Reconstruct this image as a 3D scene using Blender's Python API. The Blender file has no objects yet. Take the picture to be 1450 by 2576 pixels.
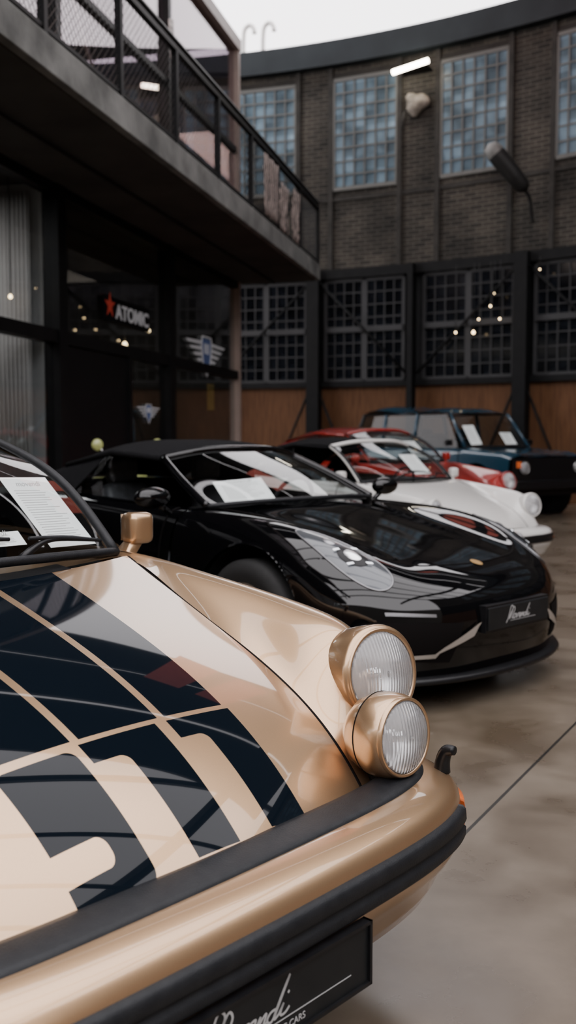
import bpy, math, random
import numpy as np
from mathutils import Vector, Matrix, Euler
random.seed(3)
SC=bpy.context.scene
COL=SC.collection

# ------------------------------------------------------------ materials
def P(name,col,metal=0,rough=.5,coat=0,emit=None,es=0,spec=.5,trans=0,alpha=1):
    m=bpy.data.materials.new(name); m.use_nodes=True
    b=m.node_tree.nodes['Principled BSDF']
    b.inputs['Base Color'].default_value=(*col,1); b.inputs['Metallic'].default_value=metal
    b.inputs['Roughness'].default_value=rough; b.inputs['Coat Weight'].default_value=coat
    b.inputs['Coat Roughness'].default_value=.03; b.inputs['Specular IOR Level'].default_value=spec
    b.inputs['Transmission Weight'].default_value=trans
    if emit: b.inputs['Emission Color'].default_value=(*emit,1); b.inputs['Emission Strength'].default_value=es
    return m
def nodes(m): return m.node_tree.nodes, m.node_tree.links, m.node_tree.nodes['Principled BSDF']
def noisy(m,c1,c2,scale=4,detail=6,bump=0,coord='Object',bscale=None,rr=None):
    n,l,b=nodes(m)
    tc=n.new('ShaderNodeTexCoord'); t=n.new('ShaderNodeTexNoise'); t.inputs['Scale'].default_value=scale; t.inputs['Detail'].default_value=detail
    l.new(tc.outputs[coord],t.inputs['Vector'])
    r=n.new('ShaderNodeValToRGB'); r.color_ramp.elements[0].position=.3; r.color_ramp.elements[1].position=.7
    r.color_ramp.elements[0].color=(*c1,1); r.color_ramp.elements[1].color=(*c2,1)
    l.new(t.outputs['Fac'],r.inputs['Fac']); l.new(r.outputs['Color'],b.inputs['Base Color'])
    if bump:
        bp=n.new('ShaderNodeBump'); bp.inputs['Strength'].default_value=bump; bp.inputs['Distance'].default_value=.01
        t2=n.new('ShaderNodeTexNoise'); t2.inputs['Scale'].default_value=bscale or scale*8
        l.new(tc.outputs[coord],t2.inputs['Vector']); l.new(t2.outputs['Fac'],bp.inputs['Height']); l.new(bp.outputs['Normal'],b.inputs['Normal'])
    if rr:
        mr=n.new('ShaderNodeMapRange'); mr.inputs['To Min'].default_value=rr[0]; mr.inputs['To Max'].default_value=rr[1]
        l.new(t.outputs['Fac'],mr.inputs['Value']); l.new(mr.outputs['Result'],b.inputs['Roughness'])
    return m
def glass(name,tint=(.7,.75,.78),ior=1.5,rough=.0,gl=(1,1,1)):
    m=bpy.data.materials.new(name); m.use_nodes=True; n=m.node_tree.nodes; l=m.node_tree.links; n.clear()
    o=n.new('ShaderNodeOutputMaterial'); mx=n.new('ShaderNodeMixShader'); f=n.new('ShaderNodeFresnel')
    ge=n.new('ShaderNodeNewGeometry'); mr=n.new('ShaderNodeMapRange'); mr.inputs['To Min'].default_value=ior; mr.inputs['To Max'].default_value=1/ior
    l.new(ge.outputs['Backfacing'],mr.inputs['Value']); l.new(mr.outputs['Result'],f.inputs['IOR'])
    t=n.new('ShaderNodeBsdfTransparent'); t.inputs['Color'].default_value=(*tint,1)
    g=n.new('ShaderNodeBsdfGlossy'); g.inputs['Roughness'].default_value=rough; g.inputs['Color'].default_value=(*gl,1)
    l.new(f.outputs[0],mx.inputs[0]); l.new(t.outputs[0],mx.inputs[1]); l.new(g.outputs[0],mx.inputs[2]); l.new(mx.outputs[0],o.inputs[0])
    return m
def carpaint(name,col,metal=.0,rough=.35,spec=.5):
    m=P(name,col,metal,rough,1.0,spec=spec); n,l,b=nodes(m)
    tc=n.new('ShaderNodeTexCoord'); t=n.new('ShaderNodeTexNoise'); t.inputs['Scale'].default_value=900
    l.new(tc.outputs['Object'],t.inputs['Vector'])
    mx=n.new('ShaderNodeMixRGB'); mx.inputs['Color1'].default_value=(*[c*.85 for c in col],1); mx.inputs['Color2'].default_value=(*[min(1,c*1.15) for c in col],1)
    l.new(t.outputs['Fac'],mx.inputs['Fac']); l.new(mx.outputs[0],b.inputs['Base Color'])
    return m

GOLDC=(.54,.345,.195); GM=.85; GR=.32
M={}
M['gold']=carpaint('gold_metallic_paint',GOLDC,GM,GR)
M['blackpaint']=carpaint('black_paint',(.002,.002,.0025),0,.2,spec=0)
M['white']=carpaint('white_paint',(.66,.64,.61),0,.4)
M['red']=carpaint('red_paint',(.30,.012,.008),0,.35)
M['blue']=carpaint('blue_paint',(.007,.045,.080),.1,.35,spec=.2)
M['rubber']=noisy(P('black_rubber',(.015,.016,.018),0,.5,spec=.3),(.006,.007,.009),(.011,.012,.014),40,4,.15)
M['plastic']=noisy(P('black_plastic',(.01,.01,.01),0,.35,spec=.3),(.005,.005,.006),(.009,.009,.010),30)
M['softtop']=noisy(P('black_canvas',(.012,.012,.013),0,.9,spec=.1),(.005,.005,.006),(.010,.010,.011),60,4,.3)
M['seam']=P('panel_gap',(.004,.003,.003),0,.8,spec=.1)
M['chrome']=P('chrome',(.8,.8,.8),1,.08)
M['refl']=P('reflector_silver',(.95,.95,.96),1,.28)
M['alu']=P('satin_aluminium',(.30,.30,.31),1,.35)
M['silver']=P('silver_paint',(.42,.38,.34),.5,.35,.3)
M['carglass']=glass('car_glass',(.86,.9,.9),1.5)
M['dullglass']=glass('dull_side_glass',(.55,.6,.62),1.28)
M['cabin']=noisy(P('cabin_dark',(.012,.012,.014),0,.7,spec=.2),(.006,.006,.007),(.012,.012,.014),12)
M['leather']=noisy(P('grey_leather',(.10,.10,.11),0,.5),(.05,.05,.055),(.09,.09,.10),20)
M['paper']=noisy(P('paper',(.75,.74,.73),0,.7,emit=(.9,.88,.87),es=.25),(.82,.80,.79),(.88,.87,.86),8)  # weak emission added so the sheets look bright behind the glass
M['ink']=P('ink_grey',(.40,.38,.38),0,.7)
M['tyre']=noisy(P('tyre_rubber',(.012,.012,.012),0,.75),(.007,.007,.007),(.012,.012,.012),30)
M['orange']=P('orange_lens',(.8,.17,.04),0,.1,.5)
M['lettering']=P('plate_lettering',(.45,.45,.45),.2,.4)
M['plate']=noisy(P('plate_black',(.012,.013,.014),0,.4,spec=.3),(.006,.007,.008),(.010,.011,.012),20)
M['lampdark']=P('lamp_dark_glass',(.06,.066,.075),.4,.3,1)
M['led']=P('lamp_led',(.9,.9,.95),0,.2,0,(.9,.95,1),1.0)
M['crest']=P('crest_gold',(.7,.42,.15),.8,.3)
def lampglass(name,scale,axis='Y'):
    m=bpy.data.materials.new(name); m.use_nodes=True; n=m.node_tree.nodes; l=m.node_tree.links; n.clear()
    o=n.new('ShaderNodeOutputMaterial'); mx=n.new('ShaderNodeMixShader'); mx2=n.new('ShaderNodeMixShader'); mx2.inputs[0].default_value=.20
    t=n.new('ShaderNodeBsdfRefraction'); t.inputs['IOR'].default_value=1.2; t.inputs['Roughness'].default_value=.03
    g=n.new('ShaderNodeBsdfGlossy'); g.inputs['Roughness'].default_value=.04
    df=n.new('ShaderNodeBsdfDiffuse'); df.inputs['Color'].default_value=(.88,.88,.9,1)
    f=n.new('ShaderNodeFresnel'); f.inputs['IOR'].default_value=1.5
    tc=n.new('ShaderNodeTexCoord'); w=n.new('ShaderNodeTexWave'); w.bands_direction=axis; w.inputs['Scale'].default_value=scale; w.inputs['Distortion'].default_value=.3
    w2=n.new('ShaderNodeTexWave'); w2.bands_direction='Z'; w2.inputs['Scale'].default_value=scale*.18; w2.inputs['Distortion'].default_value=.2
    ad=n.new('ShaderNodeMath'); ad.operation='MULTIPLY_ADD'; ad.inputs[1].default_value=.35
    b=n.new('ShaderNodeBump'); b.inputs['Strength'].default_value=.5; b.inputs['Distance'].default_value=.003
    l.new(tc.outputs['Object'],w.inputs['Vector']); l.new(tc.outputs['Object'],w2.inputs['Vector'])
    l.new(w2.outputs['Fac'],ad.inputs[0]); l.new(w.outputs['Fac'],ad.inputs[2]); l.new(ad.outputs[0],b.inputs['Height'])
    for x in (t,g): l.new(b.outputs['Normal'],x.inputs['Normal'])
    l.new(t.outputs[0],mx2.inputs[1]); l.new(df.outputs[0],mx2.inputs[2])
    l.new(f.outputs[0],mx.inputs[0]); l.new(mx2.outputs[0],mx.inputs[1]); l.new(g.outputs[0],mx.inputs[2]); l.new(mx.outputs[0],o.inputs[0])
    return m
M['flute']=lampglass('fluted_lamp_glass',32)

def decal_paint():
    m=carpaint('gold_paint_with_black_decal',GOLDC,GM,GR); n,l,b=nodes(m)
    uv=n.new('ShaderNodeUVMap'); uv.uv_map='UVMap'; sp=n.new('ShaderNodeSeparateXYZ'); l.new(uv.outputs[0],sp.inputs[0])
    def mt(op,a,c=None):
        k=n.new('ShaderNodeMath'); k.operation=op
        for i,x in enumerate((a,c)):
            if x is None: continue
            if isinstance(x,(int,float)): k.inputs[i].default_value=x
            else: l.new(x,k.inputs[i])
        return k.outputs[0]
    X=mt('MULTIPLY',sp.outputs[0],.54); Y=sp.outputs[1]
    def rb(x0,x1,y0,y1,r):
        x0*=.54;x1*=.54
        qx=mt('ADD',mt('ABSOLUTE',mt('SUBTRACT',X,(x0+x1)/2)),-(x1-x0)/2+r)
        qy=mt('ADD',mt('ABSOLUTE',mt('SUBTRACT',Y,(y0+y1)/2)),-(y1-y0)/2+r)
        a=mt('MAXIMUM',qx,0.);c=mt('MAXIMUM',qy,0.)
        L=mt('SQRT',mt('ADD',mt('MULTIPLY',a,a),mt('MULTIPLY',c,c)))
        return mt('SUBTRACT',mt('ADD',L,mt('MINIMUM',mt('MAXIMUM',qx,qy),0.)),r)
    def sub(a,c): return mt('MAXIMUM',a,mt('MULTIPLY',c,-1.))
    sh=[rb(-.53,-.205,-1.5,-.44,.001),rb(-.17,.19,-1.5,-.44,.001),rb(.225,.53,-1.5,-.44,.001),
        sub(rb(.215,.545,-.428,-.178,.001),rb(-.3,.34,-.378,.2,.02)),
        sub(rb(-.19,.16,-.428,-.172,.001),rb(-.8,-.045,-.378,.2,.02)),
        sub(rb(-.54,-.225,-.42,-.167,.022),rb(-.9,-.335,-.258,-.21,.02))]
    d=sh[0]
    for s in sh[1:]: d=mt('MINIMUM',d,s)
    mask=mt('LESS_THAN',d,0.)
    old=b.inputs['Base Color'].links[0].from_socket
    mx=n.new('ShaderNodeMixRGB'); l.new(mask,mx.inputs['Fac']); l.new(old,mx.inputs['Color1']); mx.inputs['Color2'].default_value=(.003,.005,.008,1)
    l.new(mx.outputs[0],b.inputs['Base Color'])
    inv=mt('SUBTRACT',1.,mask)
    l.new(mt('MULTIPLY',inv,GM),b.inputs['Metallic']); l.new(mt('MULTIPLY',inv,.5),b.inputs['Specular IOR Level'])
    l.new(mt('ADD',mt('MULTIPLY',inv,.55),.45),b.inputs['Coat Weight'])
    return m
M['decal']=decal_paint()

# ------------------------------------------------------------ mesh helpers
def setp(o,parent,kind=None,label=None,cat=None,group=None):
    if parent is not None: o.parent=parent
    if kind: o['kind']=kind
    if label: o['label']=label
    if cat: o['category']=cat
    if group: o['group']=group
def mesh(name,V,F,m,parent=None,smooth=True,loc=None,rot=None,uv=None,bevel=0,solid=0,**kw):
    me=bpy.data.meshes.new(name); me.from_pydata([tuple(map(float,v)) for v in V],[],F); me.update()
    if smooth:
        me.polygons.foreach_set('use_smooth',[True]*len(me.polygons))
    if uv is not None:
        ul=me.uv_layers.new(name='UVMap')
        for lp in me.loops: ul.data[lp.index].uv=uv[lp.vertex_index]
    o=bpy.data.objects.new(name,me); COL.objects.link(o)
    if m: me.materials.append(m)
    if loc is not None: o.location=loc
    if rot is not None: o.rotation_euler=rot
    if solid:
        s=o.modifiers.new('s','SOLIDIFY'); s.thickness=solid; s.offset=-1
    if bevel:
        s=o.modifiers.new('b','BEVEL'); s.width=bevel; s.segments=3; s.limit_method='ANGLE'
    setp(o,parent,**kw); return o
def empty(name,loc,rz,label,cat,scale=1,group=None):
    o=bpy.data.objects.new(name,None); COL.objects.link(o); o.location=loc; o.rotation_euler=(0,0,rz); o.empty_display_size=.2
    o.scale=(scale,)*3
    setp(o,None,label=label,cat=cat,group=group); return o
BF=[(0,3,2,1),(4,5,6,7),(0,1,5,4),(1,2,6,5),(2,3,7,6),(3,0,4,7)]
def box(name,x0,x1,y0,y1,z0,z1,m,parent=None,bevel=0,smooth=False,**kw):
    V=[(x0,y0,z0),(x1,y0,z0),(x1,y1,z0),(x0,y1,z0),(x0,y0,z1),(x1,y0,z1),(x1,y1,z1),(x0,y1,z1)]
    return mesh(name,V,BF,m,parent,smooth,bevel=bevel,**kw)
def boxes(name,L,m,parent=None,**kw):
    V=[];F=[]
    for (x0,x1,y0,y1,z0,z1) in L:
        k=len(V); V+=[(x0,y0,z0),(x1,y0,z0),(x1,y1,z0),(x0,y1,z0),(x0,y0,z1),(x1,y0,z1),(x1,y1,z1),(x0,y1,z1)]
        F+=[tuple(i+k for i in f) for f in BF]
    return mesh(name,V,F,m,parent,False,**kw)
def gridfaces(n,mm,flip=False,closed=False):
    F=[]
    for i in range(n-1):
        for j in range(mm-1 if not closed else mm):
            j2=(j+1)%mm
            f=(i*mm+j,(i+1)*mm+j,(i+1)*mm+j2,i*mm+j2)
            F.append(f[::-1] if flip else f)
    return F
def lathe(name,prof,m,parent=None,seg=48,**kw):
    V=[]
    for x,r in prof:
        for k in range(seg):
            t=2*math.pi*k/seg; V.append((x,max(r,1e-5)*math.cos(t),max(r,1e-5)*math.sin(t)))
    return mesh(name,V,gridfaces(len(prof),seg,closed=True),m,parent,**kw)
def ncs(t,x):
    t=np.asarray(t,float); n=len(t); x=np.atleast_1d(np.asarray(x,float)); h=np.diff(t)
    if n==2:
        b=(x-t[0])/h[0]; return np.stack([1-b,b],1)
    A=np.zeros((n,n));B=np.zeros((n,n)); A[0,0]=A[-1,-1]=1
    for i in range(1,n-1):
        A[i,i-1]=h[i-1];A[i,i]=2*(h[i-1]+h[i]);A[i,i+1]=h[i]
        B[i,i-1]=6/h[i-1];B[i,i]=-6/h[i-1]-6/h[i];B[i,i+1]=6/h[i]
    M2=np.linalg.solve(A,B); R=np.zeros((len(x),n))
    for q,xx in enumerate(x):
        i=int(np.clip(np.searchsorted(t,xx)-1,0,n-2)); a=(t[i+1]-xx)/h[i]; b=(xx-t[i])/h[i]
        R[q,i]+=a;R[q,i+1]+=b; R[q]+=((a**3-a)*M2[i]+(b**3-b)*M2[i+1])*h[i]**2/6
    return R
def lin(t,x):
    t=np.asarray(t,float); n=len(t); x=np.atleast_1d(x); R=np.zeros((len(x),n))
    for q,xx in enumerate(x):
        i=int(np.clip(np.searchsorted(t,xx)-1,0,n-2)); b=(xx-t[i])/(t[i+1]-t[i]); R[q,i]=1-b; R[q,i+1]=b
    return R
def pchip(t,Y,x):
    h=np.diff(t).reshape((-1,)+(1,)*(Y.ndim-1)); d=np.diff(Y,axis=0)/h; n=len(t)
    s=np.zeros_like(Y); s[0]=d[0]; s[-1]=d[-1]
    for i in range(1,n-1):
        a,b=d[i-1],d[i]; w1=2*h[i]+h[i-1]; w2=h[i]+2*h[i-1]
        same=(a*b)>0; den=np.where(same,w1/np.where(same,a,1)+w2/np.where(same,b,1),1)
        s[i]=np.where(same,(w1+w2)/den,0)
    out=np.zeros((len(x),)+Y.shape[1:])
    for q,xx in enumerate(x):
        i=int(np.clip(np.searchsorted(t,xx)-1,0,n-2)); hh=t[i+1]-t[i]; u=(xx-t[i])/hh
        out[q]=(2*u**3-3*u**2+1)*Y[i]+(u**3-2*u**2+u)*hh*s[i]+(-2*u**3+3*u**2)*Y[i+1]+(u**3-u**2)*hh*s[i+1]
    return out
class Surf:
    def __init__(s,rows,sym=True,linu=False,linv=False,dense=0,sig=3.):
        p=np.array(rows,float); m=p.shape[1]
        if sym:
            p=np.concatenate([p[:,:0:-1]*np.array([1,-1,1]),p],1); s.c=m-1
        else: s.c=0
        tu=np.concatenate([[0],np.cumsum(np.linalg.norm(np.diff(p,axis=0),axis=2).mean(1)+1e-4)])
        s.k=1
        if dense:
            n=len(p); idx=np.linspace(0,n-1,(n-1)*dense+1); p=pchip(tu,p,np.interp(idx,np.arange(n),tu)); s.k=dense
            r=int(3*sig); ker=np.exp(-.5*(np.arange(-r,r+1)/sig)**2); ker/=ker.sum()
            ext=np.concatenate([2*p[0]-p[r:0:-1],p,2*p[-1]-p[-2:-r-2:-1]],0)
            p=sum(ker[j]*ext[j:j+len(p)] for j in range(2*r+1))
            tu=np.arange(len(p),dtype=float)
        s.P=p; s.tu=tu
        s.tv=np.concatenate([[0],np.cumsum(np.linalg.norm(np.diff(p,axis=1),axis=2).mean(0)+1e-4)])
        s.fu=lin if linu else ncs; s.fv=lin if linv else ncs
    def mu(s,u): return s.fu(s.tu,np.interp(np.asarray(u,float)*s.k,np.arange(len(s.tu)),s.tu))
    def mv(s,v): return s.fv(s.tv,np.interp(np.asarray(v)+s.c,np.arange(len(s.tv)),s.tv))
    def grid(s,u,v): return np.einsum('ia,abk,jb->ijk',s.mu(u),s.P,s.mv(v))
    def pts(s,u,v): return np.einsum('ia,abk,ib->ik',s.mu(u),s.P,s.mv(v))
    def nrm(s,u,v):
        e=.03; u=np.asarray(u,float);v=np.asarray(v,float)
        a=s.pts(u+e,v)-s.pts(u-e,v); b=s.pts(u,v+e)-s.pts(u,v-e)
        n=np.cross(b,a); return n/(np.linalg.norm(n,axis=1,keepdims=True)+1e-9)
def panel(name,S,u0,u1,nu,v0,v1,nv,m,parent,arches=(),off=0,**kw):
    u=np.linspace(u0,u1,nu+1); v=np.linspace(v0,v1,nv+1); G=S.grid(u,v)
    if off:
        uu,vv=np.meshgrid(u,v,indexing='ij'); G=G+off*S.nrm(uu.ravel(),vv.ravel()).reshape(G.shape)
    V=G.reshape(-1,3).copy(); F=gridfaces(nu+1,nv+1,flip=True)
    if arches:
        ins=np.zeros(len(V),bool)
        for (ax,az,r) in arches:
            dx=V[:,0]-ax; dz=V[:,2]-az; d=np.hypot(dx,dz); k=(d<r)&(abs(V[:,1])>.62)
            ins|=k; V[k,0]=ax+dx[k]/np.maximum(d[k],1e-4)*r; V[k,2]=az+dz[k]/np.maximum(d[k],1e-4)*r
        F=[f for f in F if not all(ins[i] for i in f)]
    return mesh(name,V,F,m,parent,**kw)
def eggpt(t,taper=0,pw=1):
    c=math.cos(t);s=math.sin(t); c=math.copysign(abs(c)**pw,c); s=math.copysign(abs(s)**pw,s)
    return c, s*(1+taper*c)
def blob(name,S,uc,vc,ru,rv,m,parent,rot=0,off=.004,dome=.0,seg=40,rings=8,pw=1,taper=0,**kw):
    us=[];vs=[];rr=[]
    for i in range(rings+1):
        rho=i/rings
        for k in range(seg):
            c,s=eggpt(2*math.pi*k/seg,taper,pw)
            a=rho*c*ru;b=rho*s*rv; us.append(uc+a*math.cos(rot)-b*math.sin(rot)); vs.append(vc+a*math.sin(rot)+b*math.cos(rot)); rr.append(rho)
    p=S.pts(us,vs)+S.nrm(us,vs)*(off+dome*(1-np.array(rr)**2))[:,None]
    return mesh(name,p,gridfaces(rings+1,seg,closed=True),m,parent,**kw)
def poly(S,cs,off=.006,n=10):
    us=[];vs=[]
    for i in range(n+1):
        for j in range(n+1):
            a,b=i/n,j/n
            q=[(1-a)*(1-b),a*(1-b),a*b,(1-a)*b]
            us.append(sum(q[k]*cs[k][0] for k in range(4))); vs.append(sum(q[k]*cs[k][1] for k in range(4)))
    return S.pts(us,vs)+S.nrm(us,vs)*off
def quadpatch(name,S,cs,m,parent,off=.006,n=10,**kw):
    return mesh(name,poly(S,cs,off,n),gridfaces(n+1,n+1),m,parent,**kw)
def smoothpath(pts,n):
    p=np.array(pts,float); t=np.concatenate([[0],np.cumsum(np.linalg.norm(np.diff(p,axis=0),axis=1)+1e-6)])
    return ncs(t,np.linspace(0,t[-1],n))@p
def tube(name,pts,r,m,parent=None,n=10,sm=0,**kw):
    p=smoothpath(pts,sm) if sm else np.array(pts,float); V=[];N=len(p)
    up=Vector((0,0,1)); rad=r if hasattr(r,'__len__') else [r]*N
    if len(rad)!=N: rad=np.interp(np.linspace(0,1,N),np.linspace(0,1,len(rad)),rad)
    prev=None
    for i in range(N):
        d=Vector(p[min(i+1,N-1)]-p[max(i-1,0)]).normalized()
        if prev is None:
            a=d.cross(up if abs(d.z)<.95 else Vector((1,0,0))).normalized()
        else: a=(prev-d*prev.dot(d)).normalized()
        prev=a; b=d.cross(a)
        for k in range(n):
            t=2*math.pi*k/n; V.append(tuple(Vector(p[i])+(a*math.cos(t)+b*math.sin(t))*rad[i]))
    F=gridfaces(N,n,closed=True)+[tuple(range(n)),tuple(range(N*n-1,N*n-n-1,-1))]
    return mesh(name,V,F,m,parent,**kw)
def sweep(name,path,prof,m,parent,**kw):
    p=np.array(path); T=np.gradient(p,axis=0); T/=np.linalg.norm(T,axis=1,keepdims=True); Nn=np.stack([T[:,1],-T[:,0]],1)
    V=[]
    for i in range(len(p)):
        for n_,z in prof: V.append((p[i,0]+Nn[i,0]*n_,p[i,1]+Nn[i,1]*n_,z))
    k=len(prof); F=gridfaces(len(p),k)+[tuple(range(k))[::-1],tuple(range(len(V)-k,len(V)))]
    return mesh(name,V,F,m,parent,**kw)
def text(name,s,size,m,parent,loc,rot,shear=0,ext=.001,bold=0,align='CENTER',sx=1,**kw):
    c=bpy.data.curves.new(name,'FONT'); c.body=s; c.size=size; c.shear=shear; c.extrude=ext; c.align_x=align; c.align_y='CENTER'; c.offset=bold
    t=bpy.data.objects.new(name,c); COL.objects.link(t); bpy.context.view_layer.update()
    me=bpy.data.meshes.new_from_object(t.evaluated_get(bpy.context.evaluated_depsgraph_get())); bpy.data.objects.remove(t)
    o=bpy.data.objects.new(name,me); COL.objects.link(o); me.materials.clear(); me.materials.append(m)
    o.location=loc; o.rotation_euler=rot; o.scale=(sx,1,1); setp(o,parent,**kw); return o
SCR={'M':[[(0,-.25),(.10,.30),(.22,1.0),(.27,.95),(.22,.35),(.20,.02),(.30,.40),(.46,.86),(.50,.80),(.44,.30),(.46,.02),(.58,.10)]],
 'o':[[(.0,.18),(.06,.32),(.17,.30),(.16,.08),(.06,.0),(.0,.12),(.06,.30),(.22,.26)]],
 'v':[[(0,.26),(.06,.28),(.07,.02),(.16,.14),(.22,.32),(.30,.26)]],
 'e':[[(0,.10),(.12,.18),(.13,.30),(.05,.30),(.01,.12),(.08,.0),(.22,.12)]],
 'n':[[(0,.10),(.05,.30),(.04,.02),(.12,.24),(.19,.30),(.19,.04),(.28,.10)]],
 'd':[[(.17,.26),(.06,.26),(.0,.08),(.08,.0),(.18,.20),(.34,.95),(.22,.30),(.20,.02),(.30,.10)]],
 'i':[[(0,.10),(.07,.30),(.06,.04),(.14,.02),(.26,.14)],[(.12,.50),(.15,.54)]]}
def script(parent,word,o,size,plane='yz',mat=None,r=.03,sxx=1.):
    x=0;V=[];F=[]
    for ch in word:
        for st in SCR[ch]:
            pts=[(o[0],o[1]+(x+a+.28*b)*size*sxx,o[2]+b*size) for a,b in st]
            p=smoothpath(pts,max(8,len(st)*5)) if len(st)>2 else np.array(pts)
            for i in range(len(p)):
                d=p[min(i+1,len(p)-1)]-p[max(i-1,0)]; d=d/np.linalg.norm(d); q=np.array([0,-d[2],d[1]])*r*size
                V+=[tuple(p[i]+q),tuple(p[i]-q)]
            k=len(V)-2*len(p)
            F+=[(k+2*i,k+2*i+1,k+2*i+3,k+2*i+2) for i in range(len(p)-1)]
        x+={'M':.56,'o':.22,'v':.28,'e':.2,'n':.27,'d':.29,'i':.25}[ch]
    mesh('lettering',V,F,mat or M['lettering'],parent,False)
def paper(parent,o,xd,yd,w,h,mat=None,name='price_sheet'):
    o=Vector(o); xd=Vector(xd).normalized(); yd=Vector(yd); yd=(yd-xd*yd.dot(xd)).normalized(); zd=xd.cross(yd)
    R=Matrix((xd,yd,zd)).transposed().to_euler()
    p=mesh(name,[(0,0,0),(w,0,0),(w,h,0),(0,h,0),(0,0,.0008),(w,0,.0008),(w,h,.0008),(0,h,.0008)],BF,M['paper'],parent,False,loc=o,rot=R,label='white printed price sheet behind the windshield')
    L=[]
    yy=h*.80
    while yy>h*.12:
        L.append((w*.12,w*(.6+.28*random.random()),yy,yy+h*.006,.0008,.0014)); yy-=h*.035
    boxes('printed_lines',L,M['ink'],p)
    text('lettering','movendi',w*.15,M['ink'],p,(w*.5,h*.90,.001),(0,0,0),.3,.0003)
    return p

# ------------------------------------------------------------ car parts
def wheel(parent,x,y,r,w,side,rim='alu',spokes=5):
    prof=[(-w/2+.01,r*.66),(-w/2,r*.8),(-w/2+.015,r*.95),(-w/2+.04,r),(w/2-.04,r),(w/2-.015,r*.95),(w/2,r*.8),(w/2-.01,r*.66)]
    rot=(0,0,math.pi/2*side)
    t=lathe('wheel',prof,M['tyre'],parent,loc=(x,y,r),rot=rot)
    R=r*.67
    lathe('rim',[(-w/2+.02,R),(w/2-.02,R),(w/2-.012,R*1.0),(w/2-.02,R*.93),(w/2-.06,R*.88),(-w/2+.08,R*.86),(-w/2+.08,.0)],M[rim],t)
    V=[];F=[]
    for k in range(spokes):
        a=2*math.pi*k/spokes; c,s=math.cos(a),math.sin(a)
        pts=[(w/2-.03,.03,-.035),(w/2-.03,.03,.035),(w/2-.02,R*.9,.06),(w/2-.02,R*.9,-.06),(w/2-.07,.03,-.035),(w/2-.07,.03,.035),(w/2-.06,R*.9,.06),(w/2-.06,R*.9,-.06)]
        k0=len(V); V+=[(p[0],p[1]*c-p[2]*s,p[1]*s+p[2]*c) for p in pts]; F+=[tuple(i+k0 for i in f) for f in BF]
    mesh('spokes',V,F,M[rim],t,False)
    lathe('hub_cap',[(w/2-.08,.06),(w/2-.02,.055),(w/2-.01,.03),(w/2-.01,0)],M['plastic'],t)
def well(parent,x,y0,y1,z,r):
    V=[];seg=24
    for yy,rr in ((y1,r),(y0,r),(y0,0)):
        for k in range(seg):
            t=2*math.pi*k/seg; V.append((x+rr*math.cos(t),yy,z+rr*math.sin(t)))
    mesh('wheel_well',V,gridfaces(3,seg,closed=True),M['cabin'],parent)
def seat(parent,x,y,z,m):
    s=box('seat',x-.25,x+.28,y-.24,y+.24,z,z+.16,M[m],parent,bevel=.05,smooth=True)
    b=mesh('backrest',[(x-.34,y-.22,z+.1),(x-.2,y-.22,z+.1),(x-.2,y+.22,z+.1),(x-.34,y+.22,z+.1),(x-.5,y-.17,z+.62),(x-.4,y-.17,z+.62),(x-.4,y+.17,z+.62),(x-.5,y+.17,z+.62)],BF,M[m],s,True,bevel=.04)
    box('headrest',x-.53,x-.44,y-.11,y+.11,z+.62,z+.78,M[m],s,bevel=.03,smooth=True)
def roundlamp(parent,name,loc,yaw,pitch,R,hou,m,rimm,label=None,bulge=.028):
    h=lathe(name,hou,M[m],parent,loc=loc,rot=Euler((0,pitch,yaw)),label=label)
    lathe('rim',[(-.004,R*1.10),(.005,R*1.08),(.008,R*1.04),(.004,R*.99)],M[rimm],h)
    lathe('reflector',[(.002,R),(-.02,R*.9),(-.04,R*.68),(-.05,R*.4),(-.054,0)],M['refl'],h)
    lathe('bulb_shield',[(-.05,.014),(-.015,.016),(-.008,.011),(-.004,0)],M['chrome'],h,seg=24)
    lathe('lens',[(.003+bulge*(1-(k/10)**2),R*k/10) for k in range(11)],M['flute'],h,seg=64,solid=.003)
    return h

# ------------------------------------------------------------ classic rear-engined coupe
def seamf(x): return (-.227-x,.532+.16*(x/1.033)**1.3,.48+.285*x+.143*(1-math.exp(-x/.14)))
def centf(x): return (-.165-x,0,.5+.20*x+.205*(1-math.exp(-x/.25)))
SX=[0,.073,.208,.453,.773,1.033]; CXX=[0,.09,.27,.515,.815,.995]
OUT9=[
 [(-.24,.60,.478),(-.25,.72,.475),(-.28,.80,.47),(-.35,.855,.46),(-.41,.872,.40),(-.45,.87,.30)],
 [(-.31,.605,.575),(-.32,.72,.585),(-.36,.815,.57),(-.42,.868,.53),(-.45,.88,.42),(-.47,.87,.30)],
 [(-.43,.615,.715),(-.42,.725,.790),(-.44,.83,.74),(-.475,.878,.62),(-.49,.885,.46),(-.50,.87,.29)],
 [(-.675,.655,.778),(-.67,.765,.834),(-.67,.85,.775),(-.68,.888,.62),(-.68,.89,.44),(-.68,.87,.26)],
 [(-1.0,.70,.855),(-1.0,.775,.879),(-1.0,.85,.81),(-1.0,.888,.62),(-1.0,.885,.42),(-1.0,.86,.24)],
 [(-1.27,.735,.915),(-1.28,.785,.910),(-1.28,.842,.83),(-1.28,.872,.62),(-1.28,.865,.4),(-1.28,.84,.22)]]
N9=[]
for i in range(6):
    c=centf(CXX[i]); s=seamf(SX[i]); N9.append([c,((c[0]*3+s[0])/4,s[1]/2,(c[2]*3+s[2])/4),s]+OUT9[i])
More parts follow.
